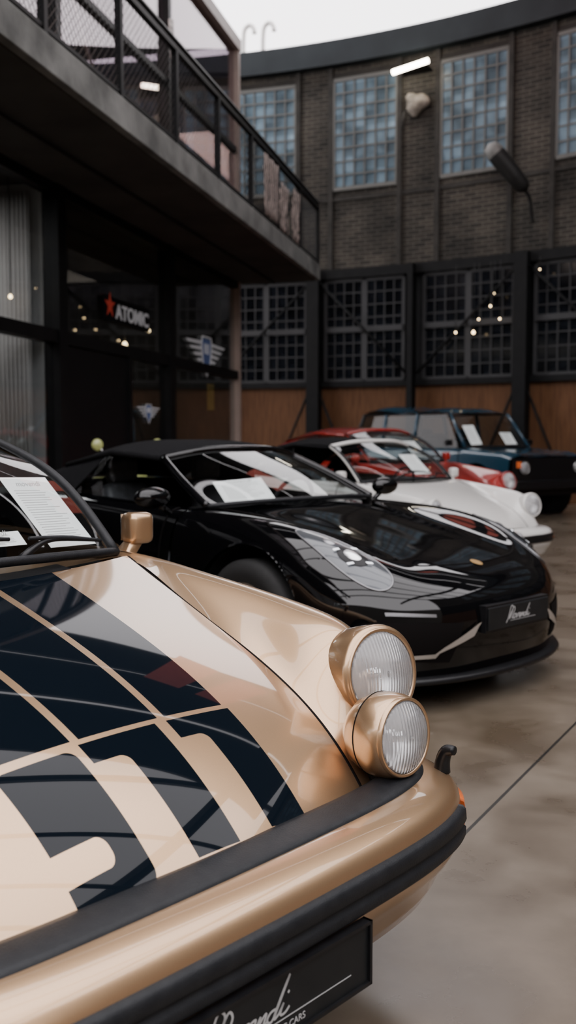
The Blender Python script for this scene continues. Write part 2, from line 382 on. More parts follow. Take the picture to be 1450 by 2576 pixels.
N9+=[
 [(-1.9,0,.93),(-1.9,.34,.93),(-1.9,.70,.93),(-1.9,.75,.93),(-1.9,.80,.92),(-1.9,.85,.84),(-1.9,.875,.62),(-1.9,.865,.4),(-1.9,.84,.22)],
 [(-2.6,0,.95),(-2.6,.34,.95),(-2.6,.70,.95),(-2.6,.76,.95),(-2.6,.81,.935),(-2.6,.865,.86),(-2.6,.895,.62),(-2.6,.885,.4),(-2.6,.85,.22)],
 [(-3.3,0,1.01),(-3.3,.34,1.0),(-3.3,.62,.97),(-3.3,.70,.965),(-3.3,.78,.95),(-3.3,.89,.85),(-3.3,.93,.62),(-3.3,.92,.4),(-3.3,.88,.22)],
 [(-3.9,0,.88),(-3.9,.34,.87),(-3.9,.58,.84),(-3.9,.66,.835),(-3.9,.74,.82),(-3.9,.86,.74),(-3.9,.90,.58),(-3.9,.88,.4),(-3.9,.85,.26)],
 [(-4.36,0,.66),(-4.35,.34,.65),(-4.32,.55,.64),(-4.30,.62,.635),(-4.28,.70,.62),(-4.25,.79,.58),(-4.22,.83,.5),(-4.2,.83,.4),(-4.2,.82,.3)],
 [(-4.40,0,.3),(-4.39,.34,.3),(-4.36,.55,.3),(-4.34,.62,.3),(-4.32,.68,.3),(-4.3,.74,.3),(-4.28,.76,.3),(-4.26,.78,.3),(-4.22,.8,.3)]]
def classic(loc,beta,pm,label,gold=False,soft=False,scale=1.):
    E=empty('car',(loc[0],loc[1],0),-math.radians(beta),label,'car',scale)
    S=Surf(N9,dense=10,sig=3.); mp=M[pm]
    AR=[(-.95,.33,.39),(-3.38,.33,.39)]
    nu,nv=110,70; V=[];UV=[]
    for i in range(nu+1):
        q=(i/nu)**1.4; c=centf(.995*q); s=seamf(1.033*q)
        for j in range(nv+1):
            t=-1+2*j/nv; k=1-t*t; V.append((s[0]+(c[0]-s[0])*k,s[1]*t*.993,s[2]+(c[2]-s[2])*k)); UV.append((t,V[-1][0]))
    hood=mesh('hood',V,gridfaces(nu+1,nv+1,flip=True),M['decal'] if gold else mp,E,uv=UV,label='front lid with black number decal and stripes' if gold else None)
    for sg in (1,-1):
        a,b=(2.0,8) if sg>0 else (-8,-2.0)
        panel('fender',S,0,5,150,a,b,100,mp,E,AR)
        a,b=(3.4,8) if sg>0 else (-8,-3.4)
        panel('side_panel',S,5,8,120,a,b,60,mp,E,AR)
        pts=[];
        for i in range(70):
            s=seamf(1.033*(i/69)**1.4); pts.append((s[0],s[1]*sg*1.0,s[2]-.006))
        tube('panel_gap',pts,.0065,M['seam'],E,n=6)
        for uu in (5.35,7.2):
            p=S.pts(np.full(30,uu),np.linspace(3.6,7.7,30)*sg); p[:,1]+=.0015*sg
            tube('door_gap',p,.004,M['seam'],E,n=6)
    panel('cowl_panel',S,4.98,5.22,6,-3.6,3.6,60,mp,E,off=-.002)
    panel('cowl_vent',S,4.86,5.04,4,-1.25,1.25,30,M['plastic'],E,off=.005)
    panel('rear_body',S,8,11,70,-8,8,140,mp,E,AR)
    for x in (-.95,-3.38):
        for sg in (1,-1):
            wheel(E,x,.755*sg,.325,.2,sg); well(E,x,.5*sg,.86*sg,.33,.385)
    W=Surf([[(-1.20,0,.945),(-1.235,.36,.94),(-1.32,.695,.925)],[(-1.47,0,1.165),(-1.495,.35,1.16),(-1.575,.66,1.15)],[(-1.74,0,1.325),(-1.77,.32,1.315),(-1.84,.59,1.27)]])
    panel('windshield',W,0,2,24,-2,2,40,M['carglass'],E)
    for sg in (1,-1):
        tube('windshield_pillar',W.pts(np.linspace(-.02,2,20),np.full(20,2.06*sg))+np.array([-.015,0,-.004]),.014,mp,E)
        tube('windshield_seal',W.pts(np.linspace(0,2,20),np.full(20,1.985*sg)),.015,M['rubber'],E)
    tube('windshield_seal',W.pts(np.full(40,.0),np.linspace(-2,2,40)),.014,M['rubber'],E)
    tube('windshield_header',W.pts(np.full(40,2.),np.linspace(-2,2,40)),.02,mp,E)
    rm=M['softtop'] if soft else mp
    Rf=Surf([[(-1.74,0,1.33),(-1.77,.32,1.32),(-1.84,.60,1.275)],[(-2.3,0,1.36),(-2.3,.33,1.35),(-2.3,.62,1.29)],[(-2.9,0,1.27),(-2.9,.33,1.26),(-2.92,.60,1.19)],[(-3.6,0,.98),(-3.55,.33,.975),(-3.35,.64,.97)]])
    panel('roof',Rf,0,2,30,-2,2,40,rm,E)
    if soft: panel('roof_rear',Rf,2,3,20,-2,2,40,rm,E)
    else:
        panel('rear_window',Rf,2.05,2.95,16,-1.75,1.75,30,M['carglass'],E)
        for sg in (1,-1):
            a,b=sorted((1.75*sg,2*sg)); panel('rear_pillar',Rf,2,3,16,a,b,6,rm,E)
    for sg in (1,-1):
        bt=[(-1.36,.755,.925),(-1.9,.79,.935),(-2.5,.80,.95),(-3.3,.74,.975)]
        tp=[(-1.38,.735,.95),(-1.86,.61,1.255),(-2.35,.63,1.28),(-2.95,.60,1.18)]
        Q=Surf([[(x,y*sg,z) for x,y,z in bt],[(x,y*sg,z) for x,y,z in tp]],sym=False,linu=True,linv=True)
        panel('side_window',Q,0,1,6,0,2.55,30,M['carglass'],E)
        panel('rear_quarter',Q,0,1,6,2.55,3,8,rm,E,off=.002)
        tube('roof_rail',[(x,y*sg,z) for x,y,z in tp[1:]],.016,rm,E)
    box('cabin_floor',-3.4,-1.35,-.72,.72,.22,.3,M['cabin'],E)
    mesh('dashboard',[(-1.3,-.70,.88),(-1.3,.70,.88),(-1.55,.70,.90),(-1.55,-.70,.90),(-1.6,-.7,.6),(-1.6,.7,.6),(-1.3,.7,.5),(-1.3,-.7,.5)],[(0,1,2,3),(3,2,5,4),(4,5,6,7),(7,6,1,0)],M['cabin'],E,False)
    seat(E,-2.15,.36,.38,'cabin'); seat(E,-2.15,-.36,.38,'cabin')
    t=[(-1.72+.06*math.sin(a),.36+.18*math.cos(a),.86+.18*math.sin(a)) for a in np.linspace(0,2*math.pi,30)]
    tube('steering_wheel',t,.013,M['cabin'],E,n=8)
    box('rear_bench',-3.2,-2.8,-.6,.6,.3,.85,M['cabin'],E,bevel=.05)
    hou=[(-.24,.085),(-.14,.112),(-.06,.121),(-.012,.124),(.0,.121),(.003,.114)]
    for sg in (1,-1):
        roundlamp(E,'headlight',(-.325,.742*sg,.690),-math.radians(10)*sg,-math.radians(9),.106,hou,pm,pm)
    hp=[(0,0),(-.004,.3),(-.022,.55),(-.055,.675),(-.125,.78),(-.26,.85),(-.45,.885),(-.57,.895)]
    full=[(x,-y) for x,y in hp[:0:-1]]+hp
    path=smoothpath(full,160)
    bp=[(-.13,.495),(-.085,.494),(-.05,.487),(-.022,.472),(-.006,.452),(0,.43),(0,.36),(-.006,.335),(-.02,.31),(-.04,.285),(-.055,.25),(-.075,.215),(-.13,.205)]
    bm=sweep('front_bumper',path,bp,mp,E)
    if gold:
        sweep('bellows_strip',path[22:-22],[(-.19,.478),(-.175,.503),(-.155,.508),(-.10,.503),(-.088,.498),(-.086,.488)],M['rubber'],bm)
    k=[i for i,p in enumerate(path) if abs(p[1])<.70]
    sweep('rubber_strip',path[k[0]:k[-1]+1],[(-.004,.437),(.008,.436),(.015,.428),(.017,.404),(.010,.399),(.010,.391),(.016,.386),(.015,.366),(.008,.358),(-.004,.357)],M['rubber'] if gold else M['plastic'],bm)
    for sg in (1,-1):
        k=[i for i,p in enumerate(path) if p[1]*sg>.715 and p[0]>-.42]
        sweep('turn_signal',path[k[0]:k[-1]+1],[(-.003,.435),(.008,.43),(.014,.40),(.008,.365),(-.003,.36)],M['orange'],bm)
    pl=box('license_plate',.006,.016,-.285,.245,.228,.348,M['plate'],bm,bevel=.004,label='black dealer plate with grey script lettering')
    boxes('plate_frame',[(.0,.022,-.29,.25,.345,.352),(.0,.022,-.29,.25,.224,.231),(.0,.022,-.29,-.283,.224,.352),(.0,.022,.243,.25,.224,.352)],M['plastic'],pl)
    if gold:
        script(pl,'Movendi',(.0168,-.20,.272),.070,'yz',r=.035,sxx=1.45)
        boxes('underline',[(.0160,.0168,-.05,.19,.2630,.2645)],M['lettering'],pl)
        text('lettering','CLASSIC CARS',.018,M['lettering'],pl,(.0168,.0,.247),(math.pi/2,0,math.pi/2),0,.0003)
    rb=[(-.13,.50),(-.03,.49),(0,.46),(0,.34),(-.03,.28),(-.12,.25)]
    rp=smoothpath([(x,y) for x,y in [(-4.0,.90),(-4.25,.86),(-4.40,.68),(-4.44,.3),(-4.45,0),(-4.44,-.3),(-4.40,-.68),(-4.25,-.86),(-4.0,-.90)]],80)
    sweep('rear_bumper',rp,rb,mp,E)
    for sg in (1,-1):
        mr=box('door_mirror',-.040,.040,-.046,.046,-.052,.052,mp,E,bevel=.022,smooth=True,loc=(-1.42,.862*sg,.982),rot=(0,0,math.radians(-8*sg)))
        mesh('mirror_base',[(-.05,-.07*sg,-.085),(.04,-.07*sg,-.085),(.03,-.02*sg,-.085),(-.05,-.02*sg,-.085),(-.03,-.035*sg,-.04),(.02,-.035*sg,-.04),(.02,.02*sg,-.04),(-.03,.02*sg,-.04)],BF,mp,mr,True,bevel=.01)
        box('mirror_glass',-.043,-.039,-.038,.038,-.042,.044,M['chrome'],mr)
    def wiper(p0,p1,p2):
        w=tube('wiper',[p0,tuple((Vector(p0)*.5+Vector(p1)*.5)+Vector((0,0,.02))),p1],[.013,.008,.005],M['plastic'],E,n=8,sm=10)
        q=Vector(p2)-Vector(p1)
        a=Vector(p1)-q; 
        tube('wiper_blade',[tuple(a),tuple(Vector(p1)+Vector((0,0,.004))),p2],[.006,.010,.006],M['rubber'],w,n=6,sm=12)
    def wp(u,v,o=.022): return tuple(W.pts([u],[v])[0]+W.nrm([u],[v])[0]*o)
    wiper((-1.235,.30,.945),wp(.13,1.35),wp(.09,1.78)); wiper((-1.215,-.32,.945),wp(.22,.15),wp(.18,.75))
    return E,S,W,path
E,S9,W9,path=classic((-.02,1.681),42,'gold','gold metallic classic sports coupe with black number decal on hood',gold=True)
def on(W,u,v,o): return Vector(W.pts([u],[v])[0]+W.nrm([u],[v])[0]*o)
def wpaper(E,W,u,v,w,h,o=-.02,rot=0,name='price_sheet'):
    p=on(W,u,v,o); vx=on(W,u,v+.25,o)-on(W,u,v-.25,o); uy=on(W,u+.3,v,o)-on(W,u,v,o)
    vx.normalize(); uy.normalize(); c,s=math.cos(rot),math.sin(rot)
    return paper(E,p,vx*c+uy*s,uy*c-vx*s,w,h,name=name)
wpaper(E,W9,.14,1.25,.20,.29,-.015,.0)
wpaper(E,W9,.20,.45,.19,.055,-.015,0,'name_card')
aux=[(-.150,.0),(-.148,.03),(-.135,.060),(-.105,.086),(-.07,.098),(-.045,.100),(-.02,.0975),(-.004,.092),(.0,.088)]
for sg in (1,-1):
    a=roundlamp(E,'auxiliary_light',(-.152,.595*sg,.597),-math.radians(3)*sg,-math.radians(5),.084,aux,'gold','gold',label='round gold driving lamp with clear lens',bulge=.02)
    lathe('housing_gap',[(-.072,.0970),(-.0715,.0985),(-.0690,.0990),(-.068,.098)],M['seam'],a)
    tube('lamp_bracket',[(-.09,0,-.08),(-.09,0,-.115)],.02,M['rubber'],a)
    wj=tube('washer_jet',[(-.150,.750*sg,.478),(-.145,.750*sg,.515),(-.135,.750*sg,.532),(-.115,.750*sg,.536)],[.021,.018,.016,.011],M['plastic'],E,n=12,sm=16,label='black headlight washer nozzle')

E2,_,W2,_=classic((1.98,8.60),48,'white','white classic sports convertible with black fabric top',soft=True,scale=.94)
wpaper(E2,W2,.25,.2,.26,.30,-.02)
E3,_,W3,_=classic((2.50,12.0),48,'red','red classic sports coupe parked between white car and off-roader',soft=False,scale=1.04)
wpaper(E3,W3,.25,.2,.26,.30,-.02)

# ---------------- black modern roadster
NB=[
 [(-.05,0,.16),(-.07,.3,.16),(-.12,.48,.16),(-.19,.63,.16),(-.28,.74,.16),(-.41,.83,.16),(-.51,.87,.16),(-.57,.885,.16),(-.61,.885,.16)],
 [(0,0,.36),(-.015,.3,.36),(-.07,.48,.36),(-.15,.64,.36),(-.25,.76,.36),(-.39,.845,.35),(-.51,.885,.32),(-.59,.895,.26),(-.63,.89,.18)],
 [(-.01,0,.50),(-.035,.3,.51),(-.10,.48,.53),(-.20,.64,.55),(-.31,.76,.55),(-.44,.85,.50),(-.55,.89,.42),(-.62,.90,.32),(-.66,.89,.19)],
 [(-.12,0,.605),(-.15,.3,.617),(-.23,.48,.635),(-.34,.62,.675),(-.45,.74,.685),(-.55,.845,.62),(-.62,.893,.50),(-.65,.90,.36),(-.69,.89,.19)],
 [(-.42,0,.70),(-.44,.3,.705),(-.50,.49,.725),(-.58,.62,.775),(-.64,.74,.785),(-.68,.85,.71),(-.70,.90,.58),(-.72,.905,.4),(-.74,.89,.19)],
 [(-.95,0,.82),(-.96,.3,.818),(-.98,.5,.815),(-1.0,.63,.85),(-1.0,.75,.855),(-1.0,.86,.77),(-1.0,.905,.6),(-1.0,.905,.4),(-1.0,.88,.19)],
 [(-1.40,0,.905),(-1.42,.3,.90),(-1.46,.52,.885),(-1.46,.65,.885),(-1.46,.77,.87),(-1.46,.85,.79),(-1.46,.89,.6),(-1.46,.885,.4),(-1.46,.86,.2)],
 [(-2.2,0,.9),(-2.2,.3,.9),(-2.2,.55,.9),(-2.2,.67,.9),(-2.2,.78,.89),(-2.2,.845,.8),(-2.2,.88,.6),(-2.2,.87,.4),(-2.2,.84,.2)],
 [(-3.0,0,.95),(-3.0,.3,.95),(-3.0,.55,.95),(-3.0,.68,.95),(-3.0,.80,.93),(-3.0,.88,.85),(-3.0,.91,.6),(-3.0,.90,.4),(-3.0,.86,.2)],
 [(-3.6,0,.99),(-3.6,.3,.985),(-3.6,.53,.975),(-3.6,.66,.965),(-3.6,.78,.93),(-3.6,.89,.84),(-3.6,.92,.6),(-3.6,.91,.4),(-3.6,.87,.2)],
 [(-4.12,0,.95),(-4.11,.3,.94),(-4.1,.5,.92),(-4.1,.62,.9),(-4.1,.72,.87),(-4.08,.83,.78),(-4.05,.87,.58),(-4.05,.87,.4),(-4.05,.84,.22)],
 [(-4.36,0,.62),(-4.35,.3,.62),(-4.32,.48,.61),(-4.29,.58,.6),(-4.25,.68,.58),(-4.2,.76,.54),(-4.15,.81,.48),(-4.12,.83,.38),(-4.1,.83,.24)],
 [(-4.36,0,.25),(-4.35,.3,.25),(-4.32,.48,.25),(-4.29,.58,.25),(-4.25,.68,.25),(-4.2,.76,.25),(-4.15,.8,.25),(-4.12,.82,.25),(-4.1,.82,.24)]]
EB=empty('car',(1.12,4.83,0),-math.radians(46),'glossy black modern roadster with closed black fabric top','car')
SB=Surf(NB,dense=10,sig=3.5); bp_=M['blackpaint']
AB=[(-1.0,.345,.40),(-3.48,.345,.41)]
panel('front_body',SB,0,3.4,70,-8,8,150,bp_,EB,AB)
panel('hood',SB,3.42,6.1,60,-2.6,2.6,60,bp_,EB)
for sg in (1,-1):
    a,b=sorted((2.62*sg,8*sg)); panel('fender',SB,3.4,6.2,70,a,b,60,bp_,EB,AB)
    a,b=sorted((3.4*sg,8*sg)); panel('door',SB,6.22,8,70,a,b,60,bp_,EB,AB)
    a,b=sorted((3.0*sg,8*sg)); panel('rear_fender',SB,8,9,50,a,b,60,bp_,EB,AB)
    for x in (-1.0,-3.48):
        wheel(EB,x,.790*sg,.335,.23,sg,'silver',10); well(EB,x,.5*sg,.87*sg,.345,.395)
    hu,hv,ru,rv,hr,tp_=3.28,3.68*sg,1.16,.66,.30*sg,-.22
    h=blob('headlight',SB,hu,hv,ru,rv,M['lampdark'],EB,rot=hr,off=.003,dome=.008,taper=tp_,label='almond shaped clear headlight')
    us=[];vs=[]
    for k in range(49):
        c,s=eggpt(2*math.pi*k/48,tp_); a=c*ru;b=s*rv; us.append(hu+a*math.cos(hr)-b*math.sin(hr)); vs.append(hv+a*math.sin(hr)+b*math.cos(hr))
    tube('lamp_outline',SB.pts(us,vs)+SB.nrm(us,vs)*.003,.004,M['alu'],h,n=6)
    blob('lamp_bezel',SB,hu-.10,hv-.04*sg,.34,.38,M['plastic'],h,off=.013,dome=.008)
    blob('lamp_projector',SB,hu-.10,hv-.04*sg,.18,.21,M['refl'],h,off=.020,dome=.010)
    blob('lamp_projector',SB,hu+.48,hv+.10*sg,.12,.15,M['alu'],h,off=.011,dome=.006)
    for du,dv in ((-.24,-.30),(-.24,.24),(.26,-.30),(.26,.26)):
        c=(hu-.12+du,hv-.02*sg+dv*sg); quadpatch('running_light',SB,[(c[0]-.03,c[1]-.09),(c[0]+.03,c[1]-.09),(c[0]+.03,c[1]+.09),(c[0]-.03,c[1]+.09)],M['led'],h,off=.021,n=2)
    quadpatch('intake',SB,[(.35,1.75*sg),(1.35,1.45*sg),(1.38,4.3*sg),(.55,4.4*sg)],M['seam'],EB,off=.004)
    quadpatch('intake_blade',SB,[(1.34,.92*sg),(.98,1.15*sg),(.50,2.45*sg),(.90,1.75*sg)],M['silver'],EB,off=.016,label='satin silver intake blade')
    quadpatch('lower_blade',SB,[(.60,2.1*sg),(.50,2.2*sg),(.52,3.9*sg),(.60,3.9*sg)],M['silver'],EB,off=.010)
    quadpatch('running_light_bar',SB,[(1.50,2.2*sg),(1.58,2.2*sg),(1.60,3.6*sg),(1.52,3.6*sg)],M['alu'],EB,off=.008)
    for uu in (6.35,7.7):
        p=SB.pts(np.full(30,uu),np.linspace(3.6,7.7,30)*sg); p[:,1]+=.001*sg
        tube('door_gap',p,.004,M['seam'],EB,n=6)
    V=[];
    for i in range(13):
        a=math.pi*i/12
        for k in range(20):
            t=2*math.pi*k/20; V.append((.07*math.cos(a)*.9,.115*math.sin(a)*math.cos(t),.06*math.sin(a)*math.sin(t)))
    mr=mesh('door_mirror',V,gridfaces(13,20,closed=True),bp_,EB,loc=(-1.67,.965*sg,.955))
    tube('mirror_arm',[(0,-.03*sg,-.03),(.0,-.12*sg,-.09)],.018,bp_,mr)
panel('rear_body',SB,9,12,60,-8,8,120,bp_,EB,AB)
panel('rear_deck',SB,8.4,9,10,-3.05,3.05,40,bp_,EB)
panel('cowl_panel',SB,6.1,6.3,5,-3.5,3.5,40,M['plastic'],EB)
for sg in (1,-1): tube('hood_gap',SB.pts(np.linspace(3.42,6.1,40),np.full(40,2.61*sg)),.004,M['seam'],EB,n=6)
tube('hood_gap',SB.pts(np.full(40,3.41),np.linspace(-2.6,2.6,40)),.004,M['seam'],EB,n=6)
sweep('splitter',smoothpath([(-.64,-.90),(-.42,-.86),(-.27,-.76),(-.10,-.5),(-.02,0),(-.10,.5),(-.27,.76),(-.42,.86),(-.64,.90)],80),[(-.1,.17),(.02,.165),(.03,.15),(.02,.135),(-.1,.13)],M['plastic'],EB)
blob('crest',SB,3.40,0,.11,.10,M['crest'],EB,off=.004,label='small gold badge on the nose')
pl=box('license_plate',.012,.022,-.26,.26,.365,.475,M['plate'],EB,bevel=.004,label='black dealer plate with grey script lettering')
box('plate_holder',-.03,.012,-.27,.27,.355,.485,M['plastic'],pl)
script(pl,'Movendi',(.0228,-.11,.405),.062,'yz',r=.045,sxx=1.5)
boxes('underline',[(.022,.0227,-.08,.14,.395,.397)],M['lettering'],pl)
WB=Surf([[(-1.38,0,.925),(-1.43,.36,.92),(-1.55,.68,.90)],[(-1.72,0,1.09),(-1.76,.33,1.085),(-1.87,.62,1.045)],[(-2.02,0,1.21),(-2.05,.3,1.20),(-2.13,.54,1.155)]])
panel('windshield',WB,0,2,24,-2,2,40,M['carglass'],EB)
for sg in (1,-1): tube('windshield_pillar',WB.pts(np.linspace(-.05,2,20),np.full(20,2.02*sg)),.024,bp_,EB)
tube('windshield_header',WB.pts(np.full(40,2.),np.linspace(-2,2,40)),.022,bp_,EB)
tube('windshield_seal',WB.pts(np.full(40,0),np.linspace(-2,2,40)),.014,M['rubber'],EB)
RB=Surf([[(-2.02,0,1.225),(-2.05,.3,1.212),(-2.14,.56,1.165)],[(-2.5,0,1.265),(-2.5,.32,1.255),(-2.5,.62,1.19)],[(-3.05,0,1.20),(-3.05,.32,1.19),(-3.05,.62,1.10)],[(-3.7,0,1.0),(-3.65,.34,.99),(-3.5,.66,.965)]])
panel('roof',RB,0,3,50,-2,2,50,M['softtop'],EB)
for sg in (1,-1):
    bt=[(-1.58,.73,.90),(-2.1,.765,.91),(-2.7,.79,.93),(-3.5,.74,.965)]; tp=[(-1.6,.71,.92),(-2.14,.56,1.155),(-2.55,.62,1.185),(-3.08,.62,1.095)]
    Q=Surf([[(x,y*sg,z) for x,y,z in bt],[(x,y*sg,z) for x,y,z in tp]],sym=False,linu=True,linv=True)
    panel('side_window',Q,0,1,6,0,2.1,24,M['carglass'],EB); panel('roof_side',Q,0,1,6,2.1,3,8,M['softtop'],EB,off=.003)
    tube('roof_rail',[(x,y*sg,z) for x,y,z in tp[1:]],.02,M['softtop'],EB)
    seat(EB,-2.35,.36*sg,.36,'leather')
box('cabin_floor',-3.2,-1.55,-.72,.72,.2,.28,M['cabin'],EB)
mesh('dashboard',[(-1.5,-.68,.86),(-1.5,.68,.86),(-1.8,.68,.88),(-1.8,-.68,.88),(-1.85,-.68,.6),(-1.85,.68,.6),(-1.5,.68,.5),(-1.5,-.68,.5)],[(0,1,2,3),(3,2,5,4),(4,5,6,7),(7,6,1,0)],M['cabin'],EB,False)
tube('steering_wheel',[(-1.95+.06*math.sin(a),.36+.18*math.cos(a),.84+.18*math.sin(a)) for a in np.linspace(0,2*math.pi,30)],.014,M['cabin'],EB,n=8)
wpaper(EB,WB,.12,-1.62,.30,.24,-.02)

# ---------------- blue off-roader
ER=empty('car',(4.20,15.9,0),-math.radians(58),'blue boxy classic off-road vehicle with black grille','car')
NR=[[(0,0,.98),(0,.55,.98),(-.01,.78,.975),(-.02,.85,.95),(-.03,.88,.88),(-.03,.885,.62),(-.03,.86,.42)],
 [(-.25,0,1.03),(-.25,.55,1.035),(-.25,.78,1.03),(-.25,.85,1.0),(-.25,.885,.90),(-.25,.89,.62),(-.25,.865,.42)],
 [(-1.12,0,1.10),(-1.12,.55,1.10),(-1.12,.79,1.09),(-1.12,.855,1.06),(-1.12,.89,.93),(-1.12,.892,.62),(-1.12,.865,.42)],
 [(-2.6,0,1.1),(-2.6,.55,1.1),(-2.6,.79,1.1),(-2.6,.855,1.08),(-2.6,.89,.94),(-2.6,.892,.62),(-2.6,.865,.42)],
 [(-4.3,0,1.1),(-4.3,.55,1.1),(-4.3,.79,1.1),(-4.3,.84,1.08),(-4.3,.875,.94),(-4.3,.88,.62),(-4.3,.86,.42)],
 [(-4.45,0,1.02),(-4.45,.5,1.02),(-4.44,.75,1.02),(-4.43,.79,1.0),(-4.42,.8,.9),(-4.42,.8,.62),(-4.42,.8,.42)],
 [(-4.46,0,.42),(-4.46,.5,.42),(-4.45,.7,.42),(-4.44,.74,.42),(-4.43,.76,.42),(-4.43,.78,.42),(-4.42,.8,.42)]]
SR=Surf(NR,linu=True); AS=[(-.78,.40,.47),(-3.32,.40,.47)]
panel('hood',SR,0,2,20,-2,2,40,M['blue'],ER)
for sg in (1,-1):
    a,b=sorted((2.0*sg,6*sg)); panel('body_side',SR,0,4,220,a,b,60,M['blue'],ER,AS)
    for x in (-.78,-3.32): wheel(ER,x,.74*sg,.385,.2,sg,'silver',8); well(ER,x,.45*sg,.86*sg,.4,.465)
    for uu in (2.05,2.9):
        p=SR.pts(np.full(20,uu),np.linspace(2.6,5.6,20)*sg); p[:,1]+=.002*sg; tube('door_gap',p,.006,M['seam'],ER,n=6)
    box('door_handle',-2.25,-2.08,.893*sg-.01,.893*sg+.012,.93,.96,M['plastic'],ER,bevel=.004)
    roundlamp(ER,'headlight',(.035,.60*sg,.80),0,0,.095,[(-.05,.11),(.0,.11),(.004,.105)],'plastic','chrome')
    box('turn_signal',.02,.045,.73*sg-.045,.73*sg+.045,.80,.90,M['orange'],ER,bevel=.008)
panel('tailgate',SR,4,6,10,-6,6,40,M['blue'],ER)
g=box('grille',-.02,.02,-.85,.85,.66,.95,M['plastic'],ER)
boxes('grille_slats',[(.02,.035,-.46,.46,.68+.03*k,.69+.03*k) for k in range(9)],M['rubber'],g)
text('lettering','RANGE ROVER',.09,M['plastic'],ER,(-.06,0,1.0),(math.radians(12),0,math.pi/2),0,.002,.002,sx=1.6)
box('front_bumper',.02,.16,-.88,.88,.46,.60,M['plastic'],ER,bevel=.02)
box('front_valance',-.1,.02,-.84,.84,.36,.66,M['plastic'],ER)
box('rear_bumper',-4.58,-4.44,-.88,.88,.46,.6,M['plastic'],ER,bevel=.02)
box('chassis',-4.3,-.1,-.6,.6,.34,.46,M['cabin'],ER)
WR=Surf([[(-1.13,0,1.12),(-1.15,.4,1.12),(-1.2,.74,1.11)],[(-1.60,0,1.70),(-1.62,.37,1.695),(-1.66,.66,1.68)]],linu=True)
panel('windshield',WR,0,1,10,-2,2,30,M['carglass'],ER)
for sg in (1,-1): tube('windshield_pillar',WR.pts([0,.5,1],[2.02*sg]*3),.028,M['blue'],ER)
tube('windshield_seal',WR.pts(np.full(30,0),np.linspace(-2,2,30)),.02,M['rubber'],ER)
RR=Surf([[(-1.60,0,1.705),(-1.62,.4,1.70),(-1.66,.67,1.68)],[(-1.75,0,1.745),(-1.75,.4,1.74),(-1.75,.70,1.70)],[(-2.9,0,1.765),(-2.9,.4,1.76),(-2.9,.71,1.71)],[(-4.05,0,1.74),(-4.05,.4,1.735),(-4.05,.69,1.70)],[(-4.12,0,1.70),(-4.12,.4,1.69),(-4.10,.67,1.67)]])
panel('roof',RR,0,4,40,-2,2,40,M['blue'],ER)
for sg in (1,-1):
    def q(x,t): return (x,(.80*(1-t)+.69*t)*sg,1.10*(1-t)+1.69*t)
    def quad(nm,xb0,xb1,xt0,xt1,m,o=0): 
        V=[q(xb0,0),q(xb1,0),q(xt1,1),q(xt0,1)]; V=[(a,b+o*sg,c) for a,b,c in V]; return mesh(nm,V,[(0,1,2,3)],m,ER,False)
    quad('side_window',-1.28,-2.45,-1.72,-2.45,M['dullglass']); quad('side_window',-2.52,-3.35,-2.52,-3.35,M['dullglass']); quad('side_window',-3.42,-4.25,-3.42,-4.02,M['dullglass'])
    for x0 in (-2.485,-3.385): tube('door_pillar',[q(x0,0),q(x0,1)],.035,M['blue'],ER)
    tube('rear_pillar',[q(-4.3,0),q(-4.06,1)],.035,M['plastic'],ER)
    tube('roof_gutter',[q(-1.66,1),q(-4.08,1)],.02,M['plastic'],ER)
    seat(ER,-2.1,.4*sg,.65,'cabin')
mesh('rear_window',[(-4.32,-.72,1.12),(-4.32,.72,1.12),(-4.11,.65,1.67),(-4.11,-.65,1.67)],[(0,1,2,3)],M['dullglass'],ER,False)
box('rear_bench',-3.4,-3.2,-.65,.65,.7,1.35,M['cabin'],ER,bevel=.06)
box('cabin_floor',-4.2,-1.2,-.76,.76,.5,.6,M['cabin'],ER); box('dashboard',-1.5,-1.2,-.74,.74,.7,1.1,M['cabin'],ER,bevel=.04)
wpaper(ER,WR,.1,-1.5,.22,.42,-.03); wpaper(ER,WR,.1,.5,.28,.26,-.03)
for sg in (1,-1):
    mr=box('door_mirror',-1.42,-1.36,.93*sg-.07,.93*sg+.07,1.14,1.24,M['plastic'],ER,bevel=.015)

